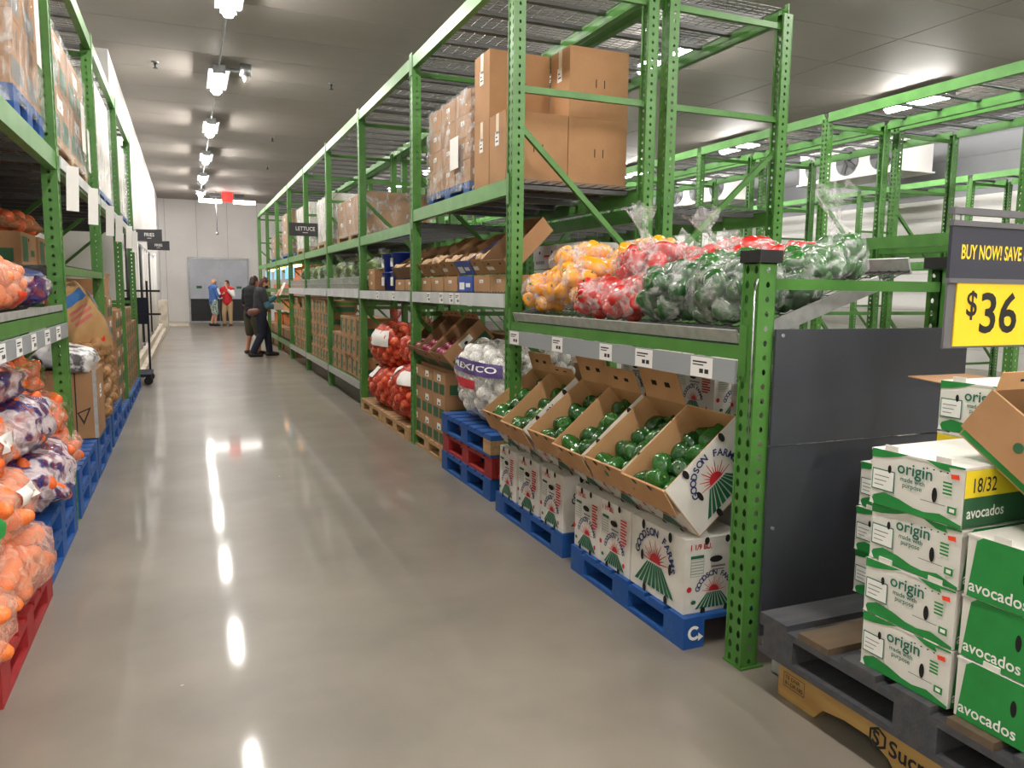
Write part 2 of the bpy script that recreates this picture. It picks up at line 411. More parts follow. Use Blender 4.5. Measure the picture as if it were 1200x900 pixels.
FOOT = MB().box(-.006, -.055, 0, .1, .055, .008).mesh('foot_plate', ML('green'))
CAP = MB().box(-.012, -.055, 0, .09, .055, .045).mesh('post_cap', ML('black'))
_BM = {}
def beam_mesh(L, h, m='green'):
    k = (round(L, 3), h, m)
    if k not in _BM:
        mb = MB()
        pr = [(0, 0), (.05, 0), (.05, h-.03), (.03, h-.03), (.03, h), (0, h)]
        n = len(pr); vs = [(x, 0, z) for x, z in pr] + [(x, L, z) for x, z in pr]
        mb.add(vs, [(i, i+n, (i+1) % n+n, (i+1) % n) for i in range(n)] + [tuple(range(n)), tuple(range(2*n-1, n-1, -1))])
        _BM[k] = mb.mesh('beam', ML(m))
    return _BM[k]
CONN = MB().box(-.006, -.02, -.06, .0, .02, .13).mesh('beam_connector', ML('green'))
_DK = {}
def deck_mesh(L, D, fine=True, supports=False):
    k = (round(L, 3), round(D, 3), fine, supports)
    if k not in _DK:
        mb = MB(); t = .0045
        p = .052 if fine else .1
        n = int(L/p)
        for i in range(n+1):
            y = i*L/n; mb.box(0, y-t/2, 0, D, y+t/2, t)
        q = int(D/(.085 if fine else .16))
        for i in range(q+1):
            x = i*D/q; mb.box(x-t/2, 0, -t, x+t/2, L, 0)
        if supports:
            for i in range(5):
                y = L*(i+.5)/5; mb.box(0, y-.022, -.03, D, y+.022, -.006)
        for i in range(n+1):          # front and rear wires turn down over the beams
            y = i*L/n
            if fine: mb.box(-.006, y-t/2, -.02, 0, y+t/2, .012)
        _DK[k] = mb.mesh('wire_deck', ML('wire'))
    return _DK[k]
_SP = {}
def support_mesh(D):
    k = round(D, 3)
    if k not in _SP:
        mb = MB(); mb.box(0, -.025, -.034, D, -.021, -.006); mb.box(0, .021, -.034, D, .025, -.006); mb.box(0, -.025, -.034, D, .025, -.031)
        _SP[k] = mb.mesh('deck_support', ML('deck_steel'))
    return _SP[k]
def rack(label, x0, x1, ys, levels, rear_h=None, near=0, group=None, flip=False, low=()):
    """x0: front (aisle) face, x1: rear face; levels(i) -> list of (z_top, material, front only?) for bay i"""
    root = empty('pallet_rack', (x0, ys[0], 0)); T(root, label, 'pallet rack', group)
    D = x1-x0
    for i, y in enumerate(ys):
        pm = POST_LOW if i in low else POST; h = 1.53 if i in low else PH
        for x, r in ((0, 0), (D, PI)):
            p = put('upright_post', pm, root, (x, y-ys[0], 0), (0, 0, r))
            put('foot_plate', FOOT, p)
            if i in low: put('post_cap', CAP, p, (0, 0, h))
        yy = y-ys[0]
        br = [(.25, .25)] if i in low else [(.25, .25), (1.2, 1.2), (2.66, 2.66), (3.3, 3.3)]
        for a, b in br: MB().bar((.075, yy, a), (D-.075, yy, b), .03, .04).build('frame_brace', ML('green'), root)
        if i in low:
            MB().bar((.075, yy, 1.455), (D-.075, yy, 1.455), .035, .04).build('frame_brace', ML('green'), root)
        else:
            MB().bar((.07, yy, 1.62 if flip else 2.43), (D-.07, yy, 2.43 if flip else 1.62), .03, .035).build('diagonal_brace', ML('green'), root)
            MB().bar((.07, yy, 1.15), (D-.07, yy, .3), .03, .035).build('diagonal_brace', ML('green'), root)
    for i in range(len(ys)-1):
        a = ys[i]-ys[0]+.044; L = ys[i+1]-ys[i]-.088
        for lv in levels(i):
            z, m = lv[0], lv[1]; h = lv[2] if len(lv) > 2 else .1
            for x, r in ((-.002, 0), (D+.002, PI)):
                b = put('beam', beam_mesh(L, h, m), root, (x, a if r == 0 else a+L, z-h), (0, 0, r))
                if i < near+4:
                    put('beam_connector', CONN, b, (0, -.02, 0)); put('beam_connector', CONN, b, (0, L+.02, 0))
            d = put('wire_deck', deck_mesh(L, D-.07, i < near+3, not (i < near+4)), root, (.035, a, z+.001))
            d['kind'] = 'stuff'
            if i < near+4:
                for k in range(6):
                    put('deck_support', support_mesh(D-.1), root, (.05, a+L*(k+.5)/6, z))
    return root
BAY = 2.29
YR = [2.25+BAY*k for k in range(10)]
RX0, RX1 = 1.885, 2.905
def lev_a(i):
    if i == 0: return [(1.225, 'green', .05), ]
    up = 2.12 if i == 1 else 2.02
    L = [(1.40, 'green', .08), (up, 'green_lit', .1), (PH+.06, 'green_lit', .1)]
    if i >= 3: L.append((.31, 'green', .09))
    return L
ra = rack('long green pallet rack along the aisle with a short front post and produce bays', RX0, RX1, YR, lev_a, low=(0,))
rb = rack('green pallet rack standing back to back with the produce rack', RX1+.09, RX1+1.11, YR[1:], lambda i: [(2.02, 'green'), (PH+.06, 'green')] + ([(1.3, 'green')] if i > 1 else []), flip=True)
YC = [-.1+2.33*k for k in range(12)]
cl = lambda i: [(2.02, 'green', .12), (PH+.06, 'green_lit', .1)]
rc = rack('empty green pallet rack facing the neighbouring aisle', 6.7, 7.65, YC, cl, near=-4)
rd = rack('empty green pallet rack behind the one facing the neighbouring aisle', 7.8, 8.8, YC, cl, near=-4)
re_ = rack('empty green pallet rack against the far white wall', 12.2, 13.2, YC, cl, near=-4)
YL = [.58+BAY*k for k in range(6)]
LX0, LX1 = -.66, -1.68
def lev_l(i): return [(2.17, 'green_lit', .1), (PH+.06, 'green_lit', .1)] + ([(1.27, 'green', .06)] if i < 2 else [(1.53, 'green', .05)] if i == 2 else [])
def rack_left():
    r = rack('green pallet rack with bagged produce opposite the long rack', 0, LX0-LX1, [y for y in YL], lev_l, near=1)
    # turn it round so that its front faces the aisle
    r.rotation_euler = (0, 0, PI); r.location = (LX0, YL[-1], 0)
    return r
# built in a mirrored frame: bay order along -Y
def lev_lm(i): return lev_l(4-i)
lev_keep = lev_l; lev_l = lambda i: lev_keep(4-i)
rl = rack_left()

# label rails on the shelf fronts
def rail(parent_rack, x, y0, y1, z0, z1, mt, nx, tags, off):
    """price rail hooked on a beam; part of its rack. off = the rack's location"""
    inv = parent_rack.matrix_basis.inverted()
    def P(mb, name, mats, par):
        o = mb.build(name, mats, par)
        return o
    s = 1 if nx > 0 else -1
    mb = MB().box(min(x, x+s*.012), y0, z0, max(x, x+s*.012), y1, z1)
    mb.v = [tuple(inv @ Vector(p)) for p in mb.v]
    r = P(mb, 'price_rail', ML(mt), parent_rack)
    for (a, b) in tags:
        m2 = MB(); xx = x+s*.0135
        m2.box(min(xx, xx+s*.001), a, z0+.004, max(xx, xx+s*.001), b, z1-.004)
        m2.v = [tuple(inv @ Vector(p)) for p in m2.v]
        t = P(m2, 'price_tag', ML('paper_tag'), r)
        m3 = MB(); pr = Print(); wd = b-a; hh = z1-z0-.008
        pr.rect(wd*.1, hh*.72, wd*.75, hh*.8, 0); pr.rect(wd*.1, hh*.58, wd*.6, hh*.64, 0)
        pr.rect(wd*.42, hh*.2, wd*.6, hh*.42, 0); pr.rect(wd*.66, hh*.2, wd*.84, hh*.42, 0)
        if s < 0: pr.lay(m3, (xx+s*.001, b, z0+.004), (0, -1, 0), (0, 0, 1), (-1, 0, 0), .0006)
        else: pr.lay(m3, (xx+s*.001, a, z0+.004), (0, 1, 0), (0, 0, 1), (1, 0, 0), .0006)
        m3.v = [tuple(inv @ Vector(p)) for p in m3.v]
        P(m3, 'printed_price', ML('ink'), t)
bpy.context.view_layer.update()
rail(ra, RX0-.004, YR[0]+.05, YR[1]-.05, 1.085, 1.172, 'strip_grey', -1, [(2.43, 2.57), (2.85, 2.99), (3.2, 3.32), (3.73, 3.86), (4.33, 4.47)], None)
rail(ra, RX0-.004, YR[1]+.05, YR[2]-.05, 1.31, 1.40, 'strip_white', -1, [(5.45, 5.55), (5.6, 5.7), (5.85, 5.95), (6.2, 6.3)], None)
rail(ra, RX0-.004, YR[2]+.05, YR[3]-.05, 1.31, 1.40, 'strip_white', -1, [(7.4, 7.5), (8.1, 8.2)], None)
for i in range(3, 6):
    rail(ra, RX0-.004, YR[i]+.05, YR[i+1]-.05, 1.31, 1.42, 'strip_white', -1, [], None)
    rail(ra, RX0-.004, YR[i]+.05, YR[i+1]-.05, .22, .31, 'galv', -1, [], None)
rail(rl, LX0+.004, YL[1]+.05, YL[2]-.05, 1.125, 1.205, 'strip_grey', 1, [(3.3, 3.42), (3.62, 3.74), (3.95, 4.07), (4.3, 4.45), (4.66, 4.8)], None)
for i in (2, 3, 4):
    rail(rl, LX0+.004, YL[i]+.05, YL[i+1]-.05, 2.09, 2.16, 'strip_white', 1, [], None)

# ------------------------------------------------------------------ ceiling lamps and fittings
def lamp_proto():
    r = empty('ceiling_lamp')
    a = MB().box(-.15, -.62, .05, .15, .62, .075).box(-.07, -.62, .07, .07, .62, .12).build('lamp_housing', ML('steel'), r)
    mb = MB()
    pr = [(-.06, .05), (-.062, -.01), (-.04, -.04), (.04, -.04), (.062, -.01), (.06, .05)]
    n = len(pr); mb.add([(x, -.6, z) for x, z in pr]+[(x, .6, z) for x, z in pr], [(i, i+1, n+i+1, n+i) for i in range(n-1)]+[tuple(range(n-1, -1, -1)), tuple(range(n, 2*n))])
    b = mb.build('lamp_lens', ML('lamp_lens'), r)
    c = [MB().box(-.09, y-.012, -.0, .09, y+.012, .125).build('lamp_clip', ML('steel'), r) for y in (-.61, .61)]
    d = [MB().cyl((0, y, .12), (0, y, .21), .008, n=6).build('lamp_hanger', ML('steel'), r) for y in (-.4, .4)]
    return kids(r, a, b, *c, *d)
lp = lamp_proto(); LZ = CZ-.21
rows = [(.56, [-6.4, -2.45, 1.5, 5.45, 9.4, 13.35, 17.3, 21.25, 25.2, 29.2], 'over the produce aisle'), (6.2, [-4.5, -1, 2.5, 6, 9.4, 12.8, 16.4, 20.4, 24.4], 'over the neighbouring aisle'), (11.3, [-2, 2, 6, 9.6, 14.1, 18.4, 22.4], 'over the farthest aisle'), (3.4, [-5.2, -2.2, .6], 'added as fill over the cross aisle')]  # the last row is added, out of view, to brighten the near goods
first = True
for X, Ys, where in rows:
    for k, y in enumerate(Ys):
        near = sum(1 for q in Ys if q < y and q > 7)
        lab = 'bright ceiling lamp %s, %s nearest in view' % (where, ORD[near]) if y > 7 else 'bright ceiling lamp %s, above and behind the viewer' % where
        if first: lp.location = (X, y, LZ); T(lp, lab, 'ceiling lamp', 'ceiling lamps'); first = False
        else: dup(lp, (X, y, LZ), None, lab)
T(MB().cyl((.56, 8.0, CZ-.1), (.56, 30.4, CZ-.1), .012, n=6).build('conduit_pipe', ML('steel')), 'thin metal conduit running along the row of ceiling lamps', 'conduit')
jb = T(empty('junction_box', (.95, 12.9, CZ)), 'round grey junction box with arm beside a ceiling lamp', 'junction box')
MB().cyl((0, 0, -.17), (0, 0, 0), .085, n=14).build('box_body', ML('steel'), jb)
MB().cyl((-.33, 0, -.1), (-.08, 0, -.1), .028, n=8).build('conduit_arm', ML('steel'), jb)
MB().cyl((0, 0, -.25), (0, 0, -.17), .035, .06, n=10).build('sensor_head', ML('paper'), jb)
for k, (x, y) in enumerate(((-.32, 13.3), (2.33, 13.4), (1.9, 18.6), (2.2, 23.0))):
    s = T(empty('sprinkler_head', (x, y, CZ)), 'small dark ceiling sprinkler, %s nearest to the viewer' % ORD[k], 'sprinkler', 'ceiling sprinklers')
    MB().cyl((0, 0, -.02), (0, 0, 0), .05, n=10).build('escutcheon', ML('steel'), s)
    MB().cyl((0, 0, -.09), (0, 0, -.02), .02, n=8).cyl((0, 0, -.1), (0, 0, -.09), .035, n=8).build('nozzle', ML('dark_metal'), s)
# exit lamp near the far doors
ex = T(empty('exit_lamp', (1.45, 29.9, CZ)), 'red exit box with two bright tubes on the ceiling before the doors', 'exit lamp')
MB().box(-.18, -.06, -.34, .18, .06, -.02).build('exit_box', ML('lamp_red'), ex)
for a, b in ((-.95, -.2), (.2, .95)):
    MB().cyl((a, 0, -.34), (b, 0, -.34), .07, n=10).build('lamp_tube', ML('tube_lens'), ex)
for a in (-.4, .4): MB().box(a-.16, -.05, -.2, a+.16, .05, -.06).build('lamp_head', ML('dark_metal'), ex)
MB().cyl((-.38, 0, -1.45), (-.38, 0, 0), .018, n=6).ball((-.38, 0, -1.47), .06).build('pull_rod', ML('steel'), ex)
# evaporator units under the ceiling along the far wall
for k, (x, y) in enumerate(((12.6, 17.0), (12.6, 12.0), (12.6, 7.0))):
    e = T(empty('evaporator_unit', (x, y, 3.75)), 'white ceiling cooling unit with round fans, %s from the doors' % ORD[k], 'cooling unit', 'cooling units by the far wall')
    MB().box(-.3, -1.3, 0, .5, 1.3, .62).build('unit_housing', ML('wall_white'), e)
    MB().box(-.34, -1.34, -.03, .54, 1.34, 0).build('drip_tray', ML('wall_white'), e)
    for q in (-.85, 0, .85):
        fn = MB(); fn.cyl((-.32, q, .32), (-.3, q, .32), .28, n=20); g = fn.build('fan_opening', ML('fan_grey'), e)
        bl = MB()
        for t in range(5): bl.box(-.005, .03, -.05, .005, .25, .05, R=RX(72*t))
        bl.build('fan_blade', ML('dark_metal'), g, (-.33, q, .32))
    MB().cyl((.1, -1.0, .62), (.1, -1.0, CZ-3.75), .02, n=6).cyl((.1, 1.0, .62), (.1, 1.0, CZ-3.75), .02, n=6).build('hanger_rod', ML('steel'), e)
print('structure done')
# ------------------------------------------------------------------ pallets
_PM = {}
def pm(name, m, *b):
    k = (name, m, tuple(round(v, 3) for v in b))
    if k not in _PM:
        mb = MB(); mb.box(*b); _PM[k] = mb.mesh(name, ML(m))
    return _PM[k]
def pallet(label, m, x0, y0, z0, lx, ly, h=.13, group='pallets', mark=False, wood_block=None):
    """block pallet; its corner at x0, y0, z0; runners along Y"""
    r = T(empty('pallet', (x0+lx/2, y0+ly/2, z0)), label, 'pallet', group)
    t = .018; bw = .1
    for i in range(3):
        for j in range(3):
            bx = -lx/2+(lx-bw)*i/2; by = -ly/2+(ly-.14)*j/2
            mm = wood_block if (wood_block and i == 0 and j == 0) else m
            put('block', pm('block', mm, 0, 0, t, bw, .14, h-2*t), r, (bx, by, 0))
    for i in range(3): put('bottom_board', pm('bottom_board', m, 0, -ly/2, 0, bw, ly/2, t), r, (-lx/2+(lx-bw)*i/2, 0, 0))
    for i in range(3): put('stringer_board', pm('stringer_board', m, 0, -ly/2, h-2*t, bw, ly/2, h-t), r, (-lx/2+(lx-bw)*i/2, 0, 0))
    n = 7; w_ = ly/n-.03
    for i in range(n): put('deck_board', pm('deck_board', m, -lx/2, 0, h-t, lx/2, w_, h), r, (0, -ly/2+(ly-w_)*i/(n-1), 0))
    if mark:
        mb = MB(); pr = Print()
        a = [(.03*math.cos(rad(k)), .03*math.sin(rad(k))) for k in range(40, 321, 20)]; b = [(.017*math.cos(rad(k)), .017*math.sin(rad(k))) for k in range(320, 39, -20)]
        for k in range(len(a)-1): pr.poly((a[k], a[k+1], b[len(b)-2-k], b[len(b)-1-k]), 0)
        pr.poly(((.02, -.035), (.045, -.02), (.02, 0)), 0)
        pr.lay(mb, (-lx/2+.05, -ly/2, h/2), (1, 0, 0), (0, 0, 1), (0, -1, 0), .001)
        mb.build('painted_mark', ML('print_white'), r)
    return r
# ------------------------------------------------------------------ cartons
def carton_body(a, b, h, m, lid=0.0, m2=None):
    """base centred at the origin: a along X, b along Y"""
    mb = MB(); g = .002
    mb.box(-a/2, -b/2, 0, a/2, b/2, h-g, 0)
    mb.box(-a/2, -b/2, h-g, a/2, -.0015, h, 0); mb.box(-a/2, .0015, h-g, a/2, b/2, h, 0)
    return mb
FACE = {'-x': lambda a, b: ((-a/2, b/2, 0), (0, -1, 0), (-1, 0, 0)), '-y': lambda a, b: ((-a/2, -b/2, 0), (1, 0, 0), (0, -1, 0)), '+x': lambda a, b: ((a/2, -b/2, 0), (0, 1, 0), (1, 0, 0))}
def carton(name, label, cat, a, b, h, m, loc, rz=0.0, prints=(), group=None, rot=None, tape=False, extra=()):
    key = ('c', a, b, h, m)
    if key not in _PM: _PM[key] = carton_body(a, b, h, m).mesh(name, ML(m))
    o = put(name, _PM[key], None, loc, rot or (0, 0, rz)); T(o, label, cat, group)
    for k, (face, fn) in enumerate(prints):
        pk = ('p', fn.__name__, face, a, b, h)
        if pk not in _PM:
            oo, u, n = FACE[face](a, b); w_ = b if face != '-y' else a
            pr, mats = fn(w_, h); mb = MB(); pr.lay(mb, oo, u, (0, 0, 1), n)
            _PM[pk] = mb.mesh('printed_face', ML(*mats))
        put('printed_face', _PM[pk], o)
    if tape:
        tk = ('t', a, b, h)
        if tk not in _PM:
            mb = MB(); mb.box(-a/2-.001, -.025, h, a/2+.001, .025, h+.0012); mb.box(-a/2-.0012, -.025, h-.13, -a/2-.0002, .025, h+.001)
            _PM[tk] = mb.mesh('tape_strip', ML('tape'))
        put('tape_strip', _PM[tk], o)
    return o
def sun(pr, x, y, s, red, green, stripes=9):
    pr.poly([(x+.2*s*math.cos(PI*k/10), y+.2*s*math.sin(PI*k/10)) for k in range(11)], red)
    for k in range(13):
        a = PI*(k+.5)/13; q = .48 if k % 2 == 0 else .36; d = .035
        pr.poly([(x+.2*s*math.cos(a-d*2), y+.2*s*math.sin(a-d*2)), (x+q*s*math.cos(a-d*.4), y+q*s*math.sin(a-d*.4)), (x+q*s*math.cos(a+d*.4), y+q*s*math.sin(a+d*.4)), (x+.2*s*math.cos(a+d*2), y+.2*s*math.sin(a+d*2))], red)
    n = stripes
    for k in range(n):
        u0 = -1+2*(k+.08)/n; u1 = -1+2*(k+.82)/n
        pr.poly([(x+u0*.28*s, y-.03*s), (x+u1*.28*s, y-.03*s), (x+u1*.75*s, y-.55*s), (x+u0*.75*s, y-.55*s)], green)
def p_farm_side(w, h):
    pr = Print()
    sun(pr, w*.47, h*.47, h*.66, 1, 2)
    pr.arc('GOODSON FARMS', w*.47, h*.46, h*.385, 168, 6, h*.15, 0, .03)
    for x in (.24, .76): pr.oval(w*x, h*.5, .011, .024, 3)
    for x, y in ((.25, .94), (.75, .94), (.3, .05), (.7, .05)): pr.oval(w*x, h*y, .013, .022, 3)
    return pr, ('print_navy', 'print_red', 'print_green', 'hole')
def p_farm_end(w, h):
    pr = Print()
    sun(pr, w*.5, h*.27, h*.4, 1, 2, 9)
    pr.arc('GOODSON FARMS', w*.5, h*.25, h*.24, 165, 15, h*.1, 0, .03)
    pr.text('1 1/9 BU.', w*.06, h*.86, h*.1, 1, .9, .03)
    pr.rect(w*.08, h*.74, w*.3, h*.78, 2)
    for k in range(6): pr.frame(w*.08, h*(.5+.04*k), w*.3, h*(.535+.04*k), .0012, 2)
    pr.oval(w*.5, h*.71, .032, .014, 3)
    pr.rect(w*.42, h*.6, w*.66, h*.625, 4); pr.rect(w*.44, h*.56, w*.64, h*.575, 4)
    for k in range(9): pr.rect(w*.73, h*(.45+.045*k), w*(.93 if k % 3 else .88), h*(.475+.045*k), 1)
    pr.oval(w*.06, h*.34, .012, .012, 1); pr.oval(w*.14, h*.16, .012, .009, 2); pr.oval(w*.86, h*.16, .009, .012, 1)
    for x, y in ((.33, .97), (.68, .97), (.3, .03), (.7, .03)): pr.oval(w*x, h*y, .012, .016, 3)
    return pr, ('print_navy', 'print_red', 'print_green', 'hole', 'print_grey')
def p_origin(w, h):
    pr = Print()
    pr.poly([(0, h), (0, h*.84), (w*.12, h*.86), (w*.3, h*.93), (w*.42, h)], 0)
    pr.poly([(w*.6, h), (w*.74, h*.9), (w*.86, h*.88), (w*.84, h*.95), (w, h*.97), (w, h)], 0)
    pr.poly([(w*.0, 0), (w*.05, h*.16), (w*.16, h*.24), (w*.34, h*.2), (w*.5, h*.12), (w*.62, h*.1), (w*.78, h*.15), (w, h*.05), (w, 0)], 0)
    pr.poly([(0, 0), (w*.025, h*.12), (w*.06, 0)], 4)
    pr.text('origin', w*.3, h*.66, h*.3, 1, 1, .012)
    pr.text('made with', w*.34, h*.53, h*.115, 1, 1, .01); pr.text('purpose', w*.37, h*.43, h*.115, 1, 1, .01)
    pr.rect(w*.02, h*.27, w*.28, h*.65, 1); pr.rect(w*.03, h*.29, w*.27, h*.63, 4)
    for k in range(3): pr.rect(w*.05, h*(.36+.08*k), w*(.16+.03*k), h*(.375+.08*k), 3)
    pr.oval(w*.22, h*.68, .006, .012, 2); pr.oval(w*.72, h*.44, .008, .021, 2)
    for k in range(4): pr.rect(w*.8, h*(.5+.06*k), w*.89, h*(.53+.06*k), 5)
    pr.rect(w*.86, h*.2, w*.95, h*.32, 5); pr.rect(w*.88, h*.23, w*.93, h*.29, 4)
    pr.rect(w*.58, h*.3, w*.84, h*.312, 3)
    pr.poly([(w*.88, h*.78), (w*.96, h*.79), (w*.95, h*.87), (w*.87, h*.85)], 6)
    for k in range(4): pr.oval(w*(.63+.07*k), h*.86, .003, .002, 2)
    return pr, ('print_leaf', 'print_teal', 'hole', 'print_grey', 'print_white', 'print_leaf', 'sticker')
def p_avocado(w, h):
    pr = Print()
    pr.poly([(w*.02, 0), (w*.06, h*.92), (w*.1, h), (w*.8, h), (w*.9, h*.7), (w*.84, h*.2), (w*.9, 0)], 0)
    pr.poly([(w*.88, 0), (w*.86, h*.3), (w*.93, h*.68), (w*.84, h), (w, h), (w, 0)], 1)
    for k in range(3): pr.poly([(w*(.78+.03*k), h*.98), (w*(.79+.03*k), h*.98), (w*(.83+.025*k), h*.1), (w*(.82+.025*k), h*.1)], 1)
    pr.text('avocados', w*.03, h*.1, h*.27, 1, .95, .014)
    pr.oval(w*.38, h*.58, .008, .022, 2)
    pr.oval(w*.94, h*.45, .012, .03, 3)
    pr.rect(w*.56, h*.82, w*.8, h*.95, 2)
    return pr, ('print_leaf', 'print_white', 'hole', 'print_teal')
def p_avocado_label(w, h):
    pr = Print()
    pr.rect(0, 0, w, h*.5, 0); pr.rect(0, h*.5, w, h*.95, 1)
    pr.text('18/32', w*.06, h*.58, h*.34, 2, .8, .01); pr.text('avocados', w*.03, h*.16, h*.26, 3, .95, .014)
    return pr, ('print_dark_green', 'print_yellow', 'ink', 'print_white')
def p_green_panel(w, h):
    pr = Print()
    pr.rect(w*.06, h*.08, w*.46, h*.5, 0); pr.rect(w*.56, h*.08, w*.94, h*.5, 0)
    pr.rect(w*.36, h*.6, w*.66, h*.86, 1); pr.oval(w*.5, h*.68, .018, .012, 2)
    return pr, ('print_dark_green', 'print_white', 'hole')
def p_green_end(w, h):
    pr = Print()
    pr.rect(w*.1, h*.1, w*.9, h*.5, 0); pr.oval(w*.5, h*.75, .02, .012, 1)
    return pr, ('print_dark_green', 'hole')
def p_slots(w, h):
    pr = Print()
    pr.rect(w*.44, h*.44, w*.455, h*.56, 0); pr.rect(w*.58, h*.44, w*.595, h*.56, 0)
    return pr, ('hole',)
def p_shiplabel(w, h):
    pr = Print()
    pr.rect(w*.36, h*.55, w*.6, h*.75, 0); pr.rect(w*.4, h*.6, w*.56, h*.62, 1); pr.rect(w*.4, h*.66, w*.5, h*.68, 1)
    return pr, ('paper', 'ink')
def p_green_strip(w, h):
    pr = Print()
    pr.rect(w*.08, h*.12, w*.42, h*.88, 0); pr.rect(w*.6, h*.3, w*.85, h*.5, 0); pr.oval(w*.5, h*.8, .018, .01, 1)
    return pr, ('print_dark_green', 'hole')
def p_holes(w, h):
    pr = Print(); pr.oval(w*.25, h*.75, .012, .01, 0); pr.oval(w*.75, h*.75, .012, .01, 0); pr.rect(w*.05, h*.3, w*.35, h*.55, 1)
    return pr, ('hole', 'paper')
def p_teal(w, h):
    pr = Print(); pr.rect(w*.1, h*.1, w*.8, h*.42, 0); pr.rect(w*.2, h*.6, w*.24, h*.85, 1); pr.rect(w*.5, h*.6, w*.54, h*.85, 1)
    return pr, ('print_grey', 'ink')
def p_white_text(w, h):
    pr = Print(); pr.oval(w*.25, h*.7, .012, .012, 0); pr.oval(w*.8, h*.7, .012, .012, 0)
    for k in range(5): pr.rect(w*(.1+.08*k), h*.2, w*(.15+.08*k), h*.34, 1)
    pr.rect(w*.45, h*.5, w*.7, h*.58, 2)
    return pr, ('hole', 'print_grey', 'sticker')
def p_blue(w, h):
    pr = Print(); pr.rect(w*.1, h*.15, w*.45, h*.6, 0); pr.rect(w*.55, h*.3, w*.85, h*.55, 0)
    return pr, ('print_white',)
def p_arrow(w, h):
    pr = Print(); pr.rect(w*.66, 0.02, w*.68, h*.98, 0); pr.rect(w*.6, .02, w*.615, h*.98, 0)
    pr.poly([(w*.68, h*.38), (w*.9, h*.46), (w*.78, h*.2)], 0); pr.poly([(w*.71, h*.37), (w*.86, h*.425), (w*.78, h*.26)], 1)
    pr.rect(w*.94, 0, w, h, 2)
    return pr, ('ink', 'kraft', 'galv')

def open_carton(label, cat, a, b, h, m_out, loc, rot, prints=(), group=None, front_flap=.07, back_flap=.12, name='open_carton', inside='kraft_inside', side_flap=0.0):
    """opening along local +Z; a along X (low end at x=0), b along Y, origin at low front bottom corner, y centred"""
    t = .004; mb = MB()
    def wall(x0, y0, z0, x1, y1, z1, axis, sgn):
        k = len(mb.f); mb.box(x0, y0, z0, x1, y1, z1, 1)
        idx = {('z', -1): 0, ('z', 1): 1, ('y', -1): 2, ('x', 1): 3, ('y', 1): 4, ('x', -1): 5}[(axis, sgn)]
        mb.m[k+idx] = 0
    wall(0, -b/2, 0, a, b/2, t, 'z', -1)
    wall(0, -b/2, t, t, b/2, h, 'x', -1); wall(a-t, -b/2, t, a, b/2, h, 'x', 1)
    wall(t, -b/2, t, a-t, -b/2+t, h, 'y', -1); wall(t, b/2-t, t, a-t, b/2, h, 'y', 1)
    o = mb.build(name, ML(m_out, inside), None, loc, rot); T(o, label, cat, group)
    if front_flap:
        R = RY(9); f = MB(); f.box(-t, -b/2, -front_flap, 0, b/2, 0, 0, R)
        put('flap', f.mesh('flap', ML('kraft_inside' if m_out != 'kraft_dark' else m_out)), o, (-.001, 0, h))
    if back_flap:
        f = MB(); f.box(0, -b/2+.01, 0, t, b/2-.01, back_flap, 0, RY(18))
        f.box(-.0006, -b*.22, back_flap*.45, 0, -b*.1, back_flap*.6, 1, RY(18)); f.box(-.0006, b*.1, back_flap*.45, 0, b*.22, back_flap*.6, 1, RY(18))
        put('flap', f.mesh('flap', ML('kraft_inside' if m_out != 'kraft_dark' else m_out, 'hole')), o, (a-t, 0, h))
    for face, fn in prints:
        w_ = b if face != '-y' else a
        pr, mats = fn(w_, h); q = MB()
        if face == '-x': pr.lay(q, (0, b/2, 0), (0, -1, 0), (0, 0, 1), (-1, 0, 0))
        else: pr.lay(q, (0, -b/2, 0), (1, 0, 0), (0, 0, 1), (0, -1, 0))
        q.build('printed_face', ML(*mats), o)
    return o
# ------------------------------------------------------------------ produce
def pepper_mesh(m, sd, long=1.15):
    rnd = random.Random(sd); ph = rnd.random()*6; k = 4 if sd % 2 else 3
    def fn(u, v):
        th = 2*PI*u; r = math.sin(PI*v)**.7*(1-.18*v)*(1+.09*math.cos(k*th+ph)*math.sin(PI*v)+.02*math.cos(7*th))
        z = long*math.cos(PI*v); 
        if v < .3: z -= .3*math.exp(-(r/.35)**2)
        return (r, 0, z) if False else (r*math.cos(th), r*math.sin(th), z)
    return MB().surf(fn, 16, 11).mesh('bell_pepper', ML(m))
STEM = MB().tube([(0, 0, .7), (.04, .02, .98), (.12, .05, 1.22)], .11, 6).cyl((0, 0, .72), (0, 0, .8), .3, .16, 8).mesh('stem', ML('stem'))
PEP = {c: [pepper_mesh('pepper_'+c, s_) for s_ in (1, 2, 3)] for c in ('green', 'dark', 'yellow', 'red')}
def round_mesh(name, m, sq=1.0, tip=.15, nu=12, nv=8):
    def fn(u, v):
        th = 2*PI*u; r = math.sin(PI*v)**.85; z = sq*math.cos(PI*v)
        if v < .2: z += tip*(1-v/.2)
        return (r*math.cos(th), r*math.sin(th), z)
    return MB().surf(fn, nu, nv).mesh(name, ML(m))
ONION_R = round_mesh('onion', 'onion_red'); ONION_P = round_mesh('onion', 'onion_purple'); ONION_W = round_mesh('onion', 'onion_white', .95, .1)
ORANGE = round_mesh('carrot', 'orange_pale', 1.5, 0); CARROT = round_mesh('carrot', 'carrot', 2.3, .1, 10, 9); CARROT2 = round_mesh('carrot', 'carrot_deep', 1.9, .1, 10, 9)
POTATO = round_mesh('potato', 'potato', 1.3, 0); MUSH = round_mesh('ginger_root', 'mushroom', 1.4, 0, 8, 6); AVO = round_mesh('avocado', 'avocado', 1.35, .1)
HEAD = round_mesh('lettuce_head', 'lettuce', 1.0, 0); HEAD2 = round_mesh('lettuce_head', 'lettuce_dark', 1.0, 0)
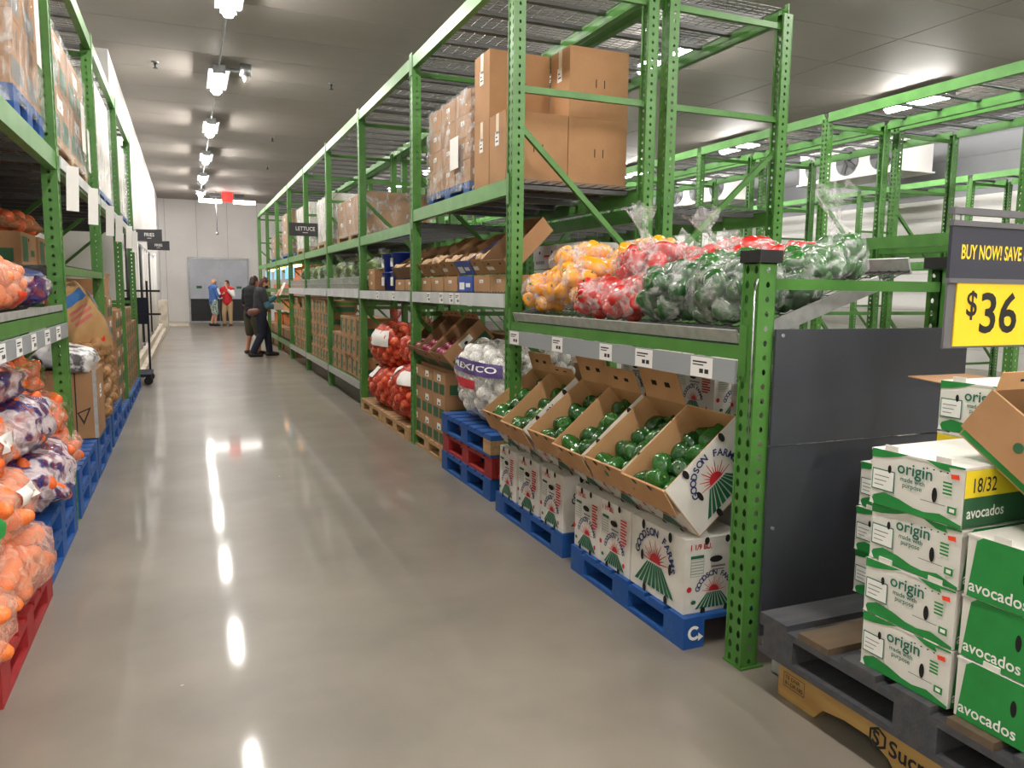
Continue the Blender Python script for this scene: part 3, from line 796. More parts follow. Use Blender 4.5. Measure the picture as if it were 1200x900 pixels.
ROWS = ['lowest', 'second', 'third', 'fourth', 'fifth']
def fill_carton(o, n_a, n_b, r, name, lab, cat, grp, meshes, b, zc=.13, a0=.06, stem=True, layers=(0,), jit=.3, spread=1.0):
    """loose produce lying in a tilted open carton; each piece a thing of its own"""
    M4 = Matrix.Translation(o.location) @ o.rotation_euler.to_matrix().to_4x4()
    R3 = o.rotation_euler.to_matrix()
    for L in layers:
        for i in range(n_a):
            for j in range(n_b):
                p = Vector((a0+r+i*2.05*r+random.uniform(-jit, jit)*r*.6 + (r if L % 2 else 0), (-b/2+.01+r)+j*((b-.02-2*r)/max(1, n_b-1)), zc-L*1.55*r+random.uniform(-jit, jit)*r - (.02*i if not L else 0)*spread))
                e = Euler((random.uniform(-1.3, 1.3), random.uniform(-1.3, 1.3), random.uniform(0, 6)))
                q = put(name, random.choice(meshes), None, M4 @ p, e, (r, r, r)); T(q, lab + ', %s row up, %s%s' % (ROWS[i], (['near side', 'middle', 'far side'] if n_b == 3 else ['near wall', 'near middle', 'far middle', 'far wall'])[j], ', under layer' if L else ''), cat, grp)
                if stem: put('stem', STEM, q)
_SHELL = {}
def bag(name, label, loc, size, piece, pname, n, pr, filmname, group=None, rz=0.0, tilt=(0, 0), neck=None, inner=True, lump=.05, band=None, sd=1, flat=.75, stem=False, ext=1.02):
    """film or net bag with pieces inside. size: half extents; base at z=0"""
    rx, ry, rzz = size
    root = T(empty(name, loc, (tilt[0], tilt[1], rz)), label, 'bag', group)
    rnd = random.Random(sd)
    off = Vector((sd*3.1, sd*1.7, 0))
    def shell(u, v, k=1.0):
        th = 2*PI*u; sv = math.sin(PI*v); cv = math.cos(PI*v)
        d = Vector((math.copysign(abs(math.cos(th))**.8, math.cos(th))*sv**.8, math.copysign(abs(math.sin(th))**.8, math.sin(th))*sv**.8, math.copysign(abs(cv)**flat, cv)))
        f = 1+lump*(2*noise.noise(d*2.6+off)+.7*noise.noise(d*6+off))
        return Vector((d.x*rx*f*k, d.y*ry*f*k, rzz+d.z*rzz*f*k))
    MB().surf(lambda u, v: shell(u, v), 36, 24).build('bag_film' if 'net' not in filmname else 'bag_net', ML(filmname), root)
    ga = PI*(3-math.sqrt(5))
    lays = [(n, 1.0)] + ([(n//3, .55)] if inner else [])
    for cnt, fk in lays:
        for i in range(cnt):
            v = math.acos(1-2*(i+.5)/cnt)/PI; u = (i*ga/(2*PI)) % 1
            p = shell(u, v); c = Vector((0, 0, rzz)); d = p-c
            p = c + d*max(.1, (d.length-pr*ext)/d.length)*fk
            if p.z < pr*.85*min(ext, 1.3): p.z = pr*.85*min(ext, 1.3)
            q = put(pname, rnd.choice(piece), root, p, (rnd.uniform(-1.5, 1.5), rnd.uniform(-1.5, 1.5), rnd.uniform(0, 6)), (pr, pr, pr))
            if stem and fk == 1.0: put('stem', STEM, q)
    if neck:
        mb = MB(); c = Vector((neck[0]*rx, neck[1]*ry, rzz*2*neck[2])); hh = neck[3]; dv = Vector((neck[0]*.6, neck[1]*.6, 1)).normalized()
        a = dv.orthogonal().normalized(); b = dv.cross(a); n_ = 14; vs = []
        for k, (q, rr) in enumerate(((-.06, .09), (0, .05), (.25*hh, .018), (.45*hh, .02), (.75*hh, .05), (hh, .075))):
            for i in range(n_):
                t = 2*PI*i/n_; w_ = rr*(1+.3*math.sin(5*t+k)+.2*math.sin(3*t))
                vs.append(c+dv*(q+(.03*math.sin(4*t) if k > 3 else 0))+a*math.cos(t)*w_+b*math.sin(t)*w_)
        fs = [(k*n_+i, k*n_+(i+1) % n_, (k+1)*n_+(i+1) % n_, (k+1)*n_+i) for k in range(5) for i in range(n_)]
        mb.add(vs, fs, 0, True); mb.build('bag_neck', ML(filmname), root)
    if band:
        for (u0, u1, v0, v1, m, txt, tm) in band:
            mb = MB(); nu, nv = 14, 6
            vs = [shell(u0+(u1-u0)*i/nu, v0+(v1-v0)*j/nv, 1.025) for j in range(nv+1) for i in range(nu+1)]
            fs = [(j*(nu+1)+i, (j+1)*(nu+1)+i, (j+1)*(nu+1)+i+1, j*(nu+1)+i+1) for j in range(nv) for i in range(nu)]
            mb.add(vs, fs, 0, True); bo = mb.build('label_band', ML(m), root)
            if txt:
                tv, tf, wd = text_mesh(txt, .015); m3 = MB()
                m3.add([shell(u0+(u1-u0)*(.08+.84*x_/wd), v1-(v1-v0)*(.28+.62*y_), 1.035) for x_, y_ in tv], tf, 0); m3.build('printed_lettering', ML(tm), bo)
    return root

# ================================================================== right rack, first bay: pepper cartons on blue pallets
pallet('blue pallet nearest to the short green post, under white farm cartons', 'blue_wood', 1.775, 2.42, 0, 1.0, .98, group='blue pallets', mark=True, wood_block=None)
pallet('blue pallet under three narrow white cartons, second from the short post', 'blue_wood', 1.80, 3.55, 0, 1.0, .97, group='blue pallets')
G1 = 'white farm cartons on the blue pallets'
carton('farm_carton', 'white farm carton with its broad sunrise logo side facing the aisle', 'carton', .29, .40, .31, 'carton_white', (1.795+.145, 2.455+.2, .131), 0, [('-x', p_farm_side), ('-y', p_farm_end)], G1)
for k, y in enumerate((3.0, 3.27)):
    carton('farm_carton', ['white farm carton standing end-on right behind the broad sunrise carton', 'white farm carton at the far end of the nearest blue pallet'][k], 'carton', .42, .265, .31, 'carton_white', (1.795+.21, y, .131), 0, [('-x', p_farm_end), ('-y', p_farm_side)], G1)
for k, y in enumerate((3.705, 4.03, 4.34)):
    carton('farm_carton', 'white farm carton standing end-on, %s on the second blue pallet' % ['nearest', 'middle', 'farthest'][k], 'carton', .42, .275, .31, 'carton_white', (1.81+.21, y, .131), [0, .02, -.02][k], [('-x', p_farm_end), ('-y', p_farm_side)], G1)
for k, (x, y, z) in enumerate(((2.41, 2.7, .131), (2.49, 3.13, .131), (2.5, 3.8, .131), (2.5, 4.2, .131))):
    carton('farm_carton', 'white farm carton at the back of a blue pallet, under the propping cartons, %s' % ['nearest', 'second', 'third', 'farthest'][k], 'carton', .38, .36, .31, 'carton_white', (x+.05, y, z), 0, (), 'white farm cartons at the back')
for k, y in enumerate((2.72, 3.12, 3.72, 4.2)):
    carton('farm_carton', 'white farm carton propping up the tilted open cartons from behind, %s' % ['nearest', 'second', 'third', 'farthest'][k], 'carton', .36, .36, .28, 'carton_white', (2.46, y, .445), 0, [('-y', p_farm_side)], 'white cartons propping the open ones')
G2 = 'open farm cartons tilted towards the aisle'
NEAR6 = ['nearest', 'second nearest', 'third nearest', 'fourth nearest', 'fifth nearest', 'farthest']
for k in range(6):
    y = 2.455+.345*k; z0 = .447 + (.0 if k < 3 else .005)
    rz = [0, .02, -.02, .04, .0, .03][k]; tl = [-40.5, -39, -41, -38, -41, -36][k]
    oc = open_carton('open white farm carton of green peppers tilted to the aisle, %s of six' % NEAR6[k], 'carton', .43, .325, .27, 'carton_white', (1.862+[0, .0, .005, .015, .0, .0][k], y+.165, z0), (0, rad(tl), rz), [('-x', p_farm_end), ('-y', p_farm_side)], G2, .13, [0, .16, .12, .15, .05, .12][k])
    lab = 'green bell pepper in %s farm carton' % NEAR6[k]
    fill_carton(oc, 4, 3, .05, 'bell_pepper', lab, 'pepper', 'green peppers in the %s tilted carton' % NEAR6[k], PEP['green']+PEP['dark'], .31, .205, .0, True, (0, 1), .5)
# darker cartons deep under the shelf
for k, y in enumerate((2.6, 3.0, 3.5, 4.1)):
    carton('farm_carton', 'grey-white carton in the shade behind the tilted pepper cartons, %s' % ['nearest', 'second', 'third', 'farthest'][k], 'carton', .3, .36, .3, 'carton_white', (2.72, y, .75), 0, [('-y', p_farm_end), ('-x', p_farm_end)], 'cartons deep under the pepper shelf')
for k, y in enumerate((2.6, 3.0, 3.5, 4.1)):
    carton('farm_carton', 'grey-white carton at the base of the shaded stack behind the peppers, %s' % ['nearest', 'second', 'third', 'farthest'][k], 'carton', .2, .36, .3, 'carton_white', (2.78, y, .443), 0, (), 'cartons at the base of the shaded stack')
# tilted tray of the first bay
tr = T(empty('display_tray', (1.9, YR[0]+.07, 1.24)), 'tilted wire tray with pale metal edges carrying bagged peppers', 'display tray')
LT = BAY-.14; tt = math.atan2(.2, .6)
def tp(x, y, z): return (x*math.cos(tt)-z*math.sin(tt), y, x*math.sin(tt)+z*math.cos(tt))
def tray_part(name, m, *bx):
    mb = MB(); mb.box(*bx); mb.v = [tp(*p) for p in mb.v]; return mb.build(name, ML(m), tr)
tray_part('front_lip', 'galv', -.005, 0, -.005, .005, LT, .045)
tray_part('side_edge', 'galv', 0, -.008, -.03, .72, 0, .03); tray_part('side_edge', 'galv', 0, LT, -.03, .72, LT+.008, .03)
mb = MB()
for i in range(44): mb.box(.0, LT*i/43-.002, -.004, .9, LT*i/43+.002, 0)
for i in range(12): mb.box(.9*i/11-.002, 0, -.008, .9*i/11+.002, LT, -.004)
mb.v = [tp(*p) for p in mb.v]; g_ = mb.build('wire_grid', ML('wire'), tr); g_['kind'] = 'stuff'
tray_part('rear_lip', 'galv', .9, 0, -.02, .91, LT, .05)
BG = 'bags of peppers on the tilted tray'
def tz(x): return 1.245+(x-1.9)*math.tan(tt)
def pbag(lab, c, x, y, s, n, pr=.045, lift=0.0, neck=None, sd=1, rz=0.0):
    bag('pepper_bag', lab, (x, y, tz(x)+lift), s, PEP[c], 'bell_pepper', n, pr, 'green_film' if c in ('green', 'dark') else 'clear_film', BG, rz, (0, -tt*.8), neck, True, .06, None, sd, .7, True)
pbag('clear bag of yellow peppers at the far front corner of the tray', 'yellow', 2.08, 4.27, (.16, .2, .12), 16, .054, 0, None, 1)
pbag('clear bag of yellow peppers heaped behind the front yellow bag', 'yellow', 2.26, 4.2, (.18, .22, .13), 18, .054, .09, None, 2)
pbag('clear bag of orange-yellow peppers between the yellow corner and the red peppers', 'yellow', 2.14, 3.9, (.18, .2, .13), 18, .054, .02, (0, .2, .9, .1), 3)
pbag('clear bag of yellow peppers highest behind the red bags', 'yellow', 2.42, 3.75, (.19, .26, .12), 20, .054, .06, None, 4)
pbag('clear bag of red peppers at the front lip next to the yellow ones', 'red', 2.06, 3.6, (.15, .17, .1), 14, .054, 0, None, 5)
pbag('clear bag of red peppers at the front lip, nearer of two', 'red', 2.06, 3.28, (.15, .17, .095), 14, .054, 0, (.2, -.3, .8, .1), 6)
pbag('clear bag of red peppers heaped in the middle with a knotted top', 'red', 2.26, 3.42, (.18, .23, .13), 18, .054, .06, (0, .1, .95, .2), 7)
pbag('clear bag of red peppers at the top of the heap above the green bags', 'red', 2.4, 2.98, (.19, .25, .11), 26, .047, .04, (0, .5, .95, .16), 8)
pbag('clear bag of red peppers at the back near the short post', 'red', 2.5, 2.66, (.15, .18, .1), 18, .047, .0, None, 18)
pbag('clear bag of green peppers at the front lip beside the red ones', 'dark', 2.07, 2.93, (.17, .19, .13), 18, .055, 0, (.1, -.5, .9, .12), 9)
pbag('clear bag of green peppers at the front lip right by the short post', 'dark', 2.07, 2.53, (.17, .19, .13), 18, .055, 0, None, 10)
pbag('clear bag of green peppers stacked on the front green bags', 'green', 2.2, 2.75, (.15, .22, .09), 22, .048, .07, (.2, .2, .85, .1), 11)
pbag('clear bag of green peppers behind the short post above the grey panel', 'dark', 2.27, 2.46, (.14, .13, .075), 18, .048, .0, None, 12)
pbag('clear bag of green peppers lying on top behind the short post', 'green', 2.36, 2.44, (.15, .14, .085), 18, .048, .05, None, 13)
pbag('tall knotted clear bag of green peppers, last above the grey panel', 'green', 2.53, 2.45, (.1, .11, .1), 12, .048, .02, (0, 0, .95, .2), 14)
# end panel and far edge of the first bay
ep = T(empty('end_panel', (1.955, 2.19, 0)), 'dark grey end panel screwed to the short green posts', 'panel')
MB().box(0, 0, .13, 1.0, .012, .86).build('panel_sheet', ML('panel_grey'), ep); MB().box(0, -.004, .865, 1.0, .008, 1.292).build('panel_sheet', ML('panel_grey'), ep)
for x, z in ((.03, 1.27), (.03, .18), (.03, .55), (.97, 1.27)): MB().cyl((x, -.008, z), (x, .0, z), .007, n=8).build('screw', ML('steel'), ep)
T(MB().tube([(1.885, 2.235, 1.45), (1.872, 2.2, 1.47), (1.86, 2.2, 1.43), (1.862, 2.2, .9)], .003, 6).build('hanging_wire', ML('steel')), 'thin hooked wire hanging on the short green post', 'wire')
# white cartons behind the yellow peppers
for k, (x, y, z) in enumerate(((2.62, 5.25, 1.4), (2.62, 4.85, 1.4), (2.62, 5.25, 1.58), (2.62, 4.85, 1.58))):
    carton('white_carton', 'white lettered carton behind the yellow peppers, %s' % ['lower far one', 'lower near one', 'upper far one', 'upper near one'][k], 'carton', .3, .39, .17, 'carton_white', (x, y, z+.005), 0, [('-x', p_white_text), ('-y', p_white_text)], 'white cartons behind the yellow peppers')

# ================================================================== second bay
GP = 'stacked pallets under the white net bags'
for k, (m, z) in enumerate((('blue_wood', 0), ('red_wood', .15), ('blue_wood', .30))):
    pallet(['blue pallet at the bottom of the stack under the white net bags', 'red pallet in the middle of the stack under white net bags', 'blue pallet directly under the white net bags'][k], m, 1.84+[0, .01, 0][k], 4.72, z, .98, 1.08, .15, GP, False, 'wood' if k == 2 else None)
bag('net_bag', 'large white net bag of white onions with a purple lettered band', (2.13, 5.22, .452), (.29, .48, .31), [ONION_W], 'onion', 80, .056, 'white_net', 'white net bags', 0, (0, 0), None, False, .06, [(.36, .66, .36, .46, 'band_purple', 'MEXICO', 'print_white'), (.42, .54, .49, .53, 'print_red', None, None)], 21, .8)
bag('net_bag', 'smaller white net bag of onions behind the tall green post', (2.3, 4.86, .46), (.22, .15, .3), [ONION_W], 'onion', 40, .048, 'white_net', 'white net bags', 0, (0, 0), None, False, .06, None, 22, .8)
pallet('pale wooden pallet under the green-printed brown cartons', 'wood', 1.9, 5.92, 0, .95, 1.04, .13, 'wooden pallets')
for L in range(3):
    for j in range(3):
        carton('produce_carton', 'brown green-panelled carton, %s layer, %s of three along the aisle' % (['bottom', 'middle', 'top'][L], ['nearest', 'middle', 'farthest'][j]), 'carton', .4, .335, .205, 'kraft', (2.11, 6.1+.345*j, .131+.206*L), 0, [('-x', p_green_panel), ('-y', p_green_end)], 'brown green-panelled cartons on the wooden pallet')
for j in range(3):
    for L in range(3): carton('produce_carton', 'brown carton, rear row on the wooden pallet, %s layer, %s' % (ORD[L], ['near', 'middle', 'far'][j]), 'carton', .4, .335, .205, 'kraft', (2.52, 6.1+.345*j, .131+.206*L), 0, [('-y', p_green_end)], 'rear row of brown cartons')
for k, (y, t_) in enumerate(((5.86, -42), (6.25, -44), (6.62, -40))):
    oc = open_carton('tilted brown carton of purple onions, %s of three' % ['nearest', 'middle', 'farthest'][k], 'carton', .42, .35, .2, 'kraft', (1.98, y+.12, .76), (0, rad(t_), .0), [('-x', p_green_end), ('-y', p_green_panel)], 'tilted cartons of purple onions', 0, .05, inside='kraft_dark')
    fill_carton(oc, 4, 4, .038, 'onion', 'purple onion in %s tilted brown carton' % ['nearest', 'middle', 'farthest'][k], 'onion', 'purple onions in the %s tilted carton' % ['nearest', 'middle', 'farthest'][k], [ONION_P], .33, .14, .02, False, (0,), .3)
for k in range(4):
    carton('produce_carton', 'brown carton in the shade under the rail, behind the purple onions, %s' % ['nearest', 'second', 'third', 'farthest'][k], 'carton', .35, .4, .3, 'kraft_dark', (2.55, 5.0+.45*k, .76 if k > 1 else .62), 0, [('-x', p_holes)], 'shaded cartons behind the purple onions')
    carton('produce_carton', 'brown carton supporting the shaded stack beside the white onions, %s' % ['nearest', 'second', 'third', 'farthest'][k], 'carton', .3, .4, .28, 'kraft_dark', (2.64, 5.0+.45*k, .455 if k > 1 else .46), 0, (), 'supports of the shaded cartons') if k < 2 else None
# shelf of the second bay
SB = 'closed cartons on the second bay shelf'
ys = [4.72, 5.06, 5.42, 5.78, 6.14, 6.5]
for k, y in enumerate(ys):
    nm = ['nearest', 'second', 'third', 'fourth', 'fifth', 'farthest'][k]
    bl = k == 2
    carton('mushroom_carton', ('blue carton' if bl else 'brown carton') + ' lying flat on the ginger shelf, %s of six' % nm, 'carton', .38, .33, .12, 'blue_box' if bl else 'kraft', (2.15, y+.17, 1.406), 0, [('-x', p_blue if bl else p_shiplabel), ('-y', p_shiplabel)], SB)
    oc = open_carton(('blue' if bl else 'brown') + ' open carton of ginger roots tilted on the ginger shelf, %s of six' % nm, 'carton', .42, .33, .12, 'blue_box' if bl else 'kraft', (1.98, y+.17, 1.535), (0, rad([-44, -30, -32, -28, -34, -30][k]), [.12, .0, .0, .05, 0, 0][k]), [('-x', p_blue if bl else p_holes)], 'open cartons on the ginger shelf', 0, 0, inside='kraft_dark')
    if k: fill_carton(oc, 4, 4, .034, 'ginger_root', 'pale ginger root in %s shelf carton' % nm, 'ginger', 'ginger roots in the %s tilted carton' % nm, [MUSH], .31, .09, .03, False, (0,), .3)
# big brown boxes above
GB = 'big plain brown boxes on the upper beam'
U2 = 2.128
for k, (x, y, z, lab) in enumerate(((2.165, 4.9, U2, 'big brown box, lower one next to the tall post'), (2.62, 4.9, U2, 'big brown box, lower one farther from the aisle'), (2.165, 5.2, U2, 'big brown box, lower one behind the box next to the post'), (2.62, 5.2, U2, 'big brown box, lower rear one away from the aisle'), (2.62, 4.9, U2+.456, 'big brown box on top, nearer one away from the aisle'), (2.165, 5.2, U2+.456, 'big brown box on top, set back from the tall post'))):
    carton('brown_box', lab, 'box', .45, .29, .455, 'kraft', (x, y, z), 0, [('-y', p_slots), ('-x', p_shiplabel)], GB, tape=True)
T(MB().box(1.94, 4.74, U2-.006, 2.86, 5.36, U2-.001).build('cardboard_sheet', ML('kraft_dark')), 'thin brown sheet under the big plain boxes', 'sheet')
# stretch-wrapped load next to them
def load(label, x0, x1, y0, y1, z, layers, rows, h, m, prints, pal, group, wrap=True, grp2=None, ph=.12, papers=(), nrow=1):
    """pallet with cartons and stretch film"""
    p = pallet('%s pallet under the %s' % ({'blue_wood': 'blue', 'wood': 'wooden', 'red_wood': 'red'}[pal], label), pal, x0, y0, z, x1-x0, y1-y0, ph, 'pallets on the upper beams', True)
    b = (y1-y0)/rows; a = (x1-x0)/nrow
    for L in range(layers):
        for j in range(rows):
            for i in range(nrow):
                carton('stacked_carton', 'carton of the %s, %s layer, %s' % (label, ORD[L], (['near', 'far'] if rows == 2 else ['near', 'middle', 'far'])[j] + (' inner' if i else '')), 'carton', a-.02, b-.012, h-.003, m, (x0+a*(i+.5), y0+b*(j+.5), z+ph+.002+h*L), 0, prints, grp2 or 'cartons of the '+label)
    top = z+ph+.004+h*layers
    if wrap:
        mb = MB(); n = 48; rr = 10; vs = []
        for k in range(rr+1):
            zz = z+ph*.5+(top-z-ph*.5)*k/rr
            for i in range(n):
                t = i/n*4; e = int(t); q = t-e
                hx, hy = (x1-x0)/2+.012, (y1-y0)/2+.012
                px, py_ = [(-hx+2*hx*q, -hy), (hx, -hy+2*hy*q), (hx-2*hx*q, hy), (-hx, hy-2*hy*q)][e]
                w_ = .008*noise.noise(Vector((px*5, py_*5, zz*6)))
                nx, nyy = [(0, -1), (1, 0), (0, 1), (-1, 0)][e]
                vs.append((px+nx*w_, py_+nyy*w_, zz))
        mb.add(vs, [(k*n+i, k*n+(i+1) % n, (k+1)*n+(i+1) % n, (k+1)*n+i) for k in range(rr) for i in range(n)], 0, True)
        o = mb.build('stretch_wrap', ML('wrap_film'), None, ((x0+x1)/2, (y0+y1)/2, 0)); T(o, 'clear stretch film wrapped around the '+label, 'plastic film', 'stretch film on pallet loads')
        for (side, q, z0, z1, wd) in papers:
            pm_ = MB(); yy = y0+(y1-y0)*q; 
            if side < 0: pm_.box(x0-.034, yy-wd/2, z0, x0-.031, yy+wd/2, z1)
            else: pm_.box(x1+.031, yy-wd/2, z0, x1+.034, yy+wd/2, z1)
            T(pm_.build('paper_sheet', ML('paper')), ('narrow paper on the ' if len(papers) > 1 and q > .9 else 'white paper sheet stuck on the ')+label, 'paper')
load('film-wrapped brown cartons beyond the big boxes', 2.0, 2.86, 5.62, 6.7, 2.125, 4, 3, .17, 'kraft', [('-x', p_shiplabel), ('-y', p_holes)], 'blue_wood', 'x', papers=((-1, .25, 2.36, 2.6, .2),), nrow=2)
# ================================================================== third bay: red net bags
pallet('wooden pallet under the nearer red onion net bags', 'wood', 1.87, 6.93, 0, .95, 1.05, .13, 'wooden pallets')
pallet('wooden pallet under the farther red onion net bags', 'wood', 1.87, 8.02, 0, .95, 1.05, .13, 'wooden pallets')
RB = 'red net bags of onions'
for k, (lab, x, y, z, s, n, bd) in enumerate((
    ('big red net bag of onions with two white label bands, nearest on the wooden pallet', 2.12, 7.32, .135, (.3, .46, .27), 110, [(.3, .47, .16, .38, 'paper', None, None), (.53, .7, .2, .4, 'paper', None, None)]),
    ('red net bag of onions at the bottom, farther half of the wooden pallets', 2.12, 8.3, .135, (.28, .5, .23), 100, [(.36, .5, .2, .4, 'paper', None, None)]),
    ('red net bag of onions with a broad white band, on top farther along', 2.15, 8.35, .56, (.27, .52, .25), 100, [(.3, .62, .3, .5, 'paper', None, None)]),
    ('slack red net bag top heaped over the nearest onions', 2.22, 7.45, .66, (.26, .4, .17), 70, None),
    ('red net bag of onions deep behind the nearest one', 2.6, 7.6, .135, (.2, .5, .33), 60, None))):
    bag('onion_net_bag', lab, (x, y, z), s, [ONION_R], 'onion', n, .05, 'red_net', RB, 0, (0, 0), (0, .2, .9, .18) if k in (2, 3) else None, False, .05, bd, 30+k, .8)
for k, y in enumerate((7.0, 7.38)):
    carton('mushroom_carton', 'small brown carton on the shelf above the red onions, %s' % ['near the post', 'beside the blue tubs'][k], 'carton', .35, .34, .11, 'kraft', (2.14, y+.2, 1.406), 0, [('-x', p_shiplabel), ('-y', p_shiplabel)], 'cartons on the third bay shelf')
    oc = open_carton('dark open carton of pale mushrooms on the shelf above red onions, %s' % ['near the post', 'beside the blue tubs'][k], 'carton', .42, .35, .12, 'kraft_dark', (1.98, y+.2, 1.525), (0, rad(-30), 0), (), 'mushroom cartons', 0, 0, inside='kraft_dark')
    fill_carton(oc, 4, 4, .034, 'mushroom', 'pale mushroom in dark carton %s' % ['near the post', 'beside blue tubs'][k], 'mushroom', 'mushrooms in dark carton %s' % 'ab'[k], [MUSH], .33, .09, .03, False, (0,), .3)
for k, y in enumerate((8.02, 8.42)):
    for L in range(2):
        r = T(empty('blue_tub', (2.16, y, 1.406+.2*L)), 'blue plastic tub, %s of the %s pair on the shelf' % (['lower', 'upper'][L], ['nearer', 'farther'][k]), 'tub', 'blue plastic tubs')
        mb = MB(); n = 20; vs = []
        for z, rr in ((0, .14), (.185, .17), (.185, .18), (.195, .18), (.195, .165), (.02, .135)):
            vs += [(rr*math.cos(2*PI*i/n), rr*math.sin(2*PI*i/n), z) for i in range(n)]
        mb.add(vs, [(j*n+i, j*n+(i+1) % n, (j+1)*n+(i+1) % n, (j+1)*n+i) for j in range(5) for i in range(n)], 0, True)
        mb.f.append(tuple(range(n-1, -1, -1))); mb.m.append(0); mb.s.append(False); mb.f.append(tuple(5*n+i for i in range(n))); mb.m.append(0); mb.s.append(False)
        mb.build('tub_body', ML('blue_plastic'), r)
        MB().box(-.171, -.03, .05, -.158, .04, .14).build('tub_label', ML('paper'), r)
for k in range(2): carton('mushroom_carton', 'plain brown carton at the far end of the blue tub shelf, %s' % ['lower', 'upper'][k], 'carton', .35, .3, .12, 'kraft', (2.14, 8.85, 1.406+.122*k), 0, [('-x', p_shiplabel)], 'cartons at the far end of the tub shelf')
# ================================================================== bays four to six
def stack_cols(y0, y1, w_, nl, h, lab, grp, m='kraft', x=2.12, a=.4, z0=.318, pr=p_green_strip, miss=()):
    n = int((y1-y0)/w_)
    for j in range(n):
        top = nl - (1 if j in miss else 0)
        for L in range(top):
            carton('produce_carton', lab + ', %s column, %s layer' % (ORD[j], ORD[L]), 'carton', a, w_-.008, h-.004, m, (x+random.uniform(-.012, .012), y0+w_*(j+.5), z0+h*L), 0, [('-x', pr), ('-y', p_green_end)], grp)
stack_cols(9.25, 11.3, .34, 3, .25, 'brown slotted carton under the lettuce beside red onions', 'cartons in the fourth bay', miss=(4, 5))
stack_cols(11.5, 13.6, .3, 5, .185, 'brown green-striped carton, nearer tall stack under the lettuce', 'cartons in the fifth bay')
stack_cols(13.8, 15.9, .3, 5, .185, 'brown green-striped carton, farther tall stack under the lettuce', 'cartons in the sixth bay', miss=(2, 3))
def lbag(lab, x, y, z, s, hd, sd, neck=True):
    bag('lettuce_bag', lab, (x, y, z), s, hd, 'lettuce_head', 14, .09, 'clear_film', 'bags of lettuce on the shelf', 0, (0, 0), (0, 0, .95, .12) if neck else None, False, .1, None, sd, .8)
for k in range(9):
    y = 9.45+.72*k
    lbag('clear bag of %s lettuce on the basket shelf, %s from the red onion bay' % (['pale', 'dark', 'mixed'][k % 3], ORD[k]), 2.25, y, 1.405, (.24, .33, .2), [[HEAD], [HEAD2], [HEAD, HEAD2]][k % 3], 50+k, k % 2 == 0)
for i in range(3):
    mb = MB(); y0, y1 = YR[3+i]+.06, YR[4+i]-.06
    for q in range(int((y1-y0)/.05)): mb.box(1.9, y0+.05*q, 1.4, 1.904, y0+.05*q+.012, 1.56)
    for z in (1.4, 1.48, 1.555): mb.box(1.898, y0, z, 1.906, y1, z+.01)
    o = mb.build('wire_fence', ML('galv')); T(o, 'grey wire basket front before the lettuce bags, %s from the red onions' % ORD[i], 'wire fence', 'wire basket fronts')
# upper loads
load('kraft cartons wrapped above the lettuce bay', 2.0, 2.85, 9.4, 11.2, 2.03, 2, 3, .22, 'kraft', [('-x', p_shiplabel)], 'wood', 'x')
load('pale wrapped boxes beside the lettuce sign', 2.0, 2.85, 11.6, 13.0, 2.03, 2, 2, .33, 'carton_white', (), 'wood', 'x')
load('tall pale wrapped boxes behind the lettuce sign', 2.0, 2.85, 13.9, 15.6, 2.03, 2, 2, .38, 'carton_white', (), 'wood', 'x')
load('wrapped brown boxes over the bright cooler', 2.0, 2.85, 16.3, 18.0, 2.03, 3, 2, .28, 'kraft', [('-x', p_shiplabel)], 'blue_wood', 'x')
load('wrapped boxes at the far end of the long rack', 2.0, 2.85, 19.0, 20.4, 2.03, 2, 2, .25, 'kraft', [('-x', p_shiplabel)], 'blue_wood', 'x')
# bright cooler in the last bays
for k in range(3):
    y0, y1 = YR[6+k]+.1, YR[7+k]-.1
    c = T(empty('open_cooler', (2.0, y0, 0)), 'open cooler with warm lit shelves of orange packs, %s beyond the lettuce' % ORD[k], 'cooler', 'open coolers in the last bays')
    L = y1-y0
    MB().box(0, 0, 0, .8, L, .5).build('cooler_base', ML('kraft_dark'), c); MB().box(.75, 0, .5, .8, L, 1.9).build('cooler_back', ML('cooler_pink'), c)
    MB().box(.05, 0, 1.9, .8, L, 1.96).build('cooler_canopy', ML('green'), c)
    MB().box(.1, .05, 1.86, .16, L-.05, 1.9).build('cooler_tube', ML('cooler_light'), c)
    for z in (.85, 1.25): MB().box(.15, 0, z, .75, L, z+.02).build('cooler_shelf', ML('galv'), c)
    for q in range(2): MB().box(.02, .3+q*1.0, 1.62, .04, .75+q*1.0, 1.88, R=None).build('cooler_screen', ML('cooler_screen'), c)
    for z, m in ((.5, 'cooler_orange'), (.87, 'cooler_orange'), (1.27, 'cooler_pink')):
        for q in range(5):
            o = MB().box(-.2, -.17, 0, .2, .17, .2).box(-.21, -.1, .2, .19, .1, .24).build('food_pack', ML(m if q % 2 else 'cooler_orange'), None, (2.0+.45, y0+.22+q*.4, z+.001 if z > .6 else .501)); T(o, 'orange food pack, %s level of the %s lit cooler, %s along' % ({.5: 'lowest', .87: 'middle', 1.27: 'top'}[z], ORD[k], ORD[q]), 'food pack', 'orange packs on the %s level' % {.5: 'lowest', .87: 'middle', 1.27: 'top'}[z])
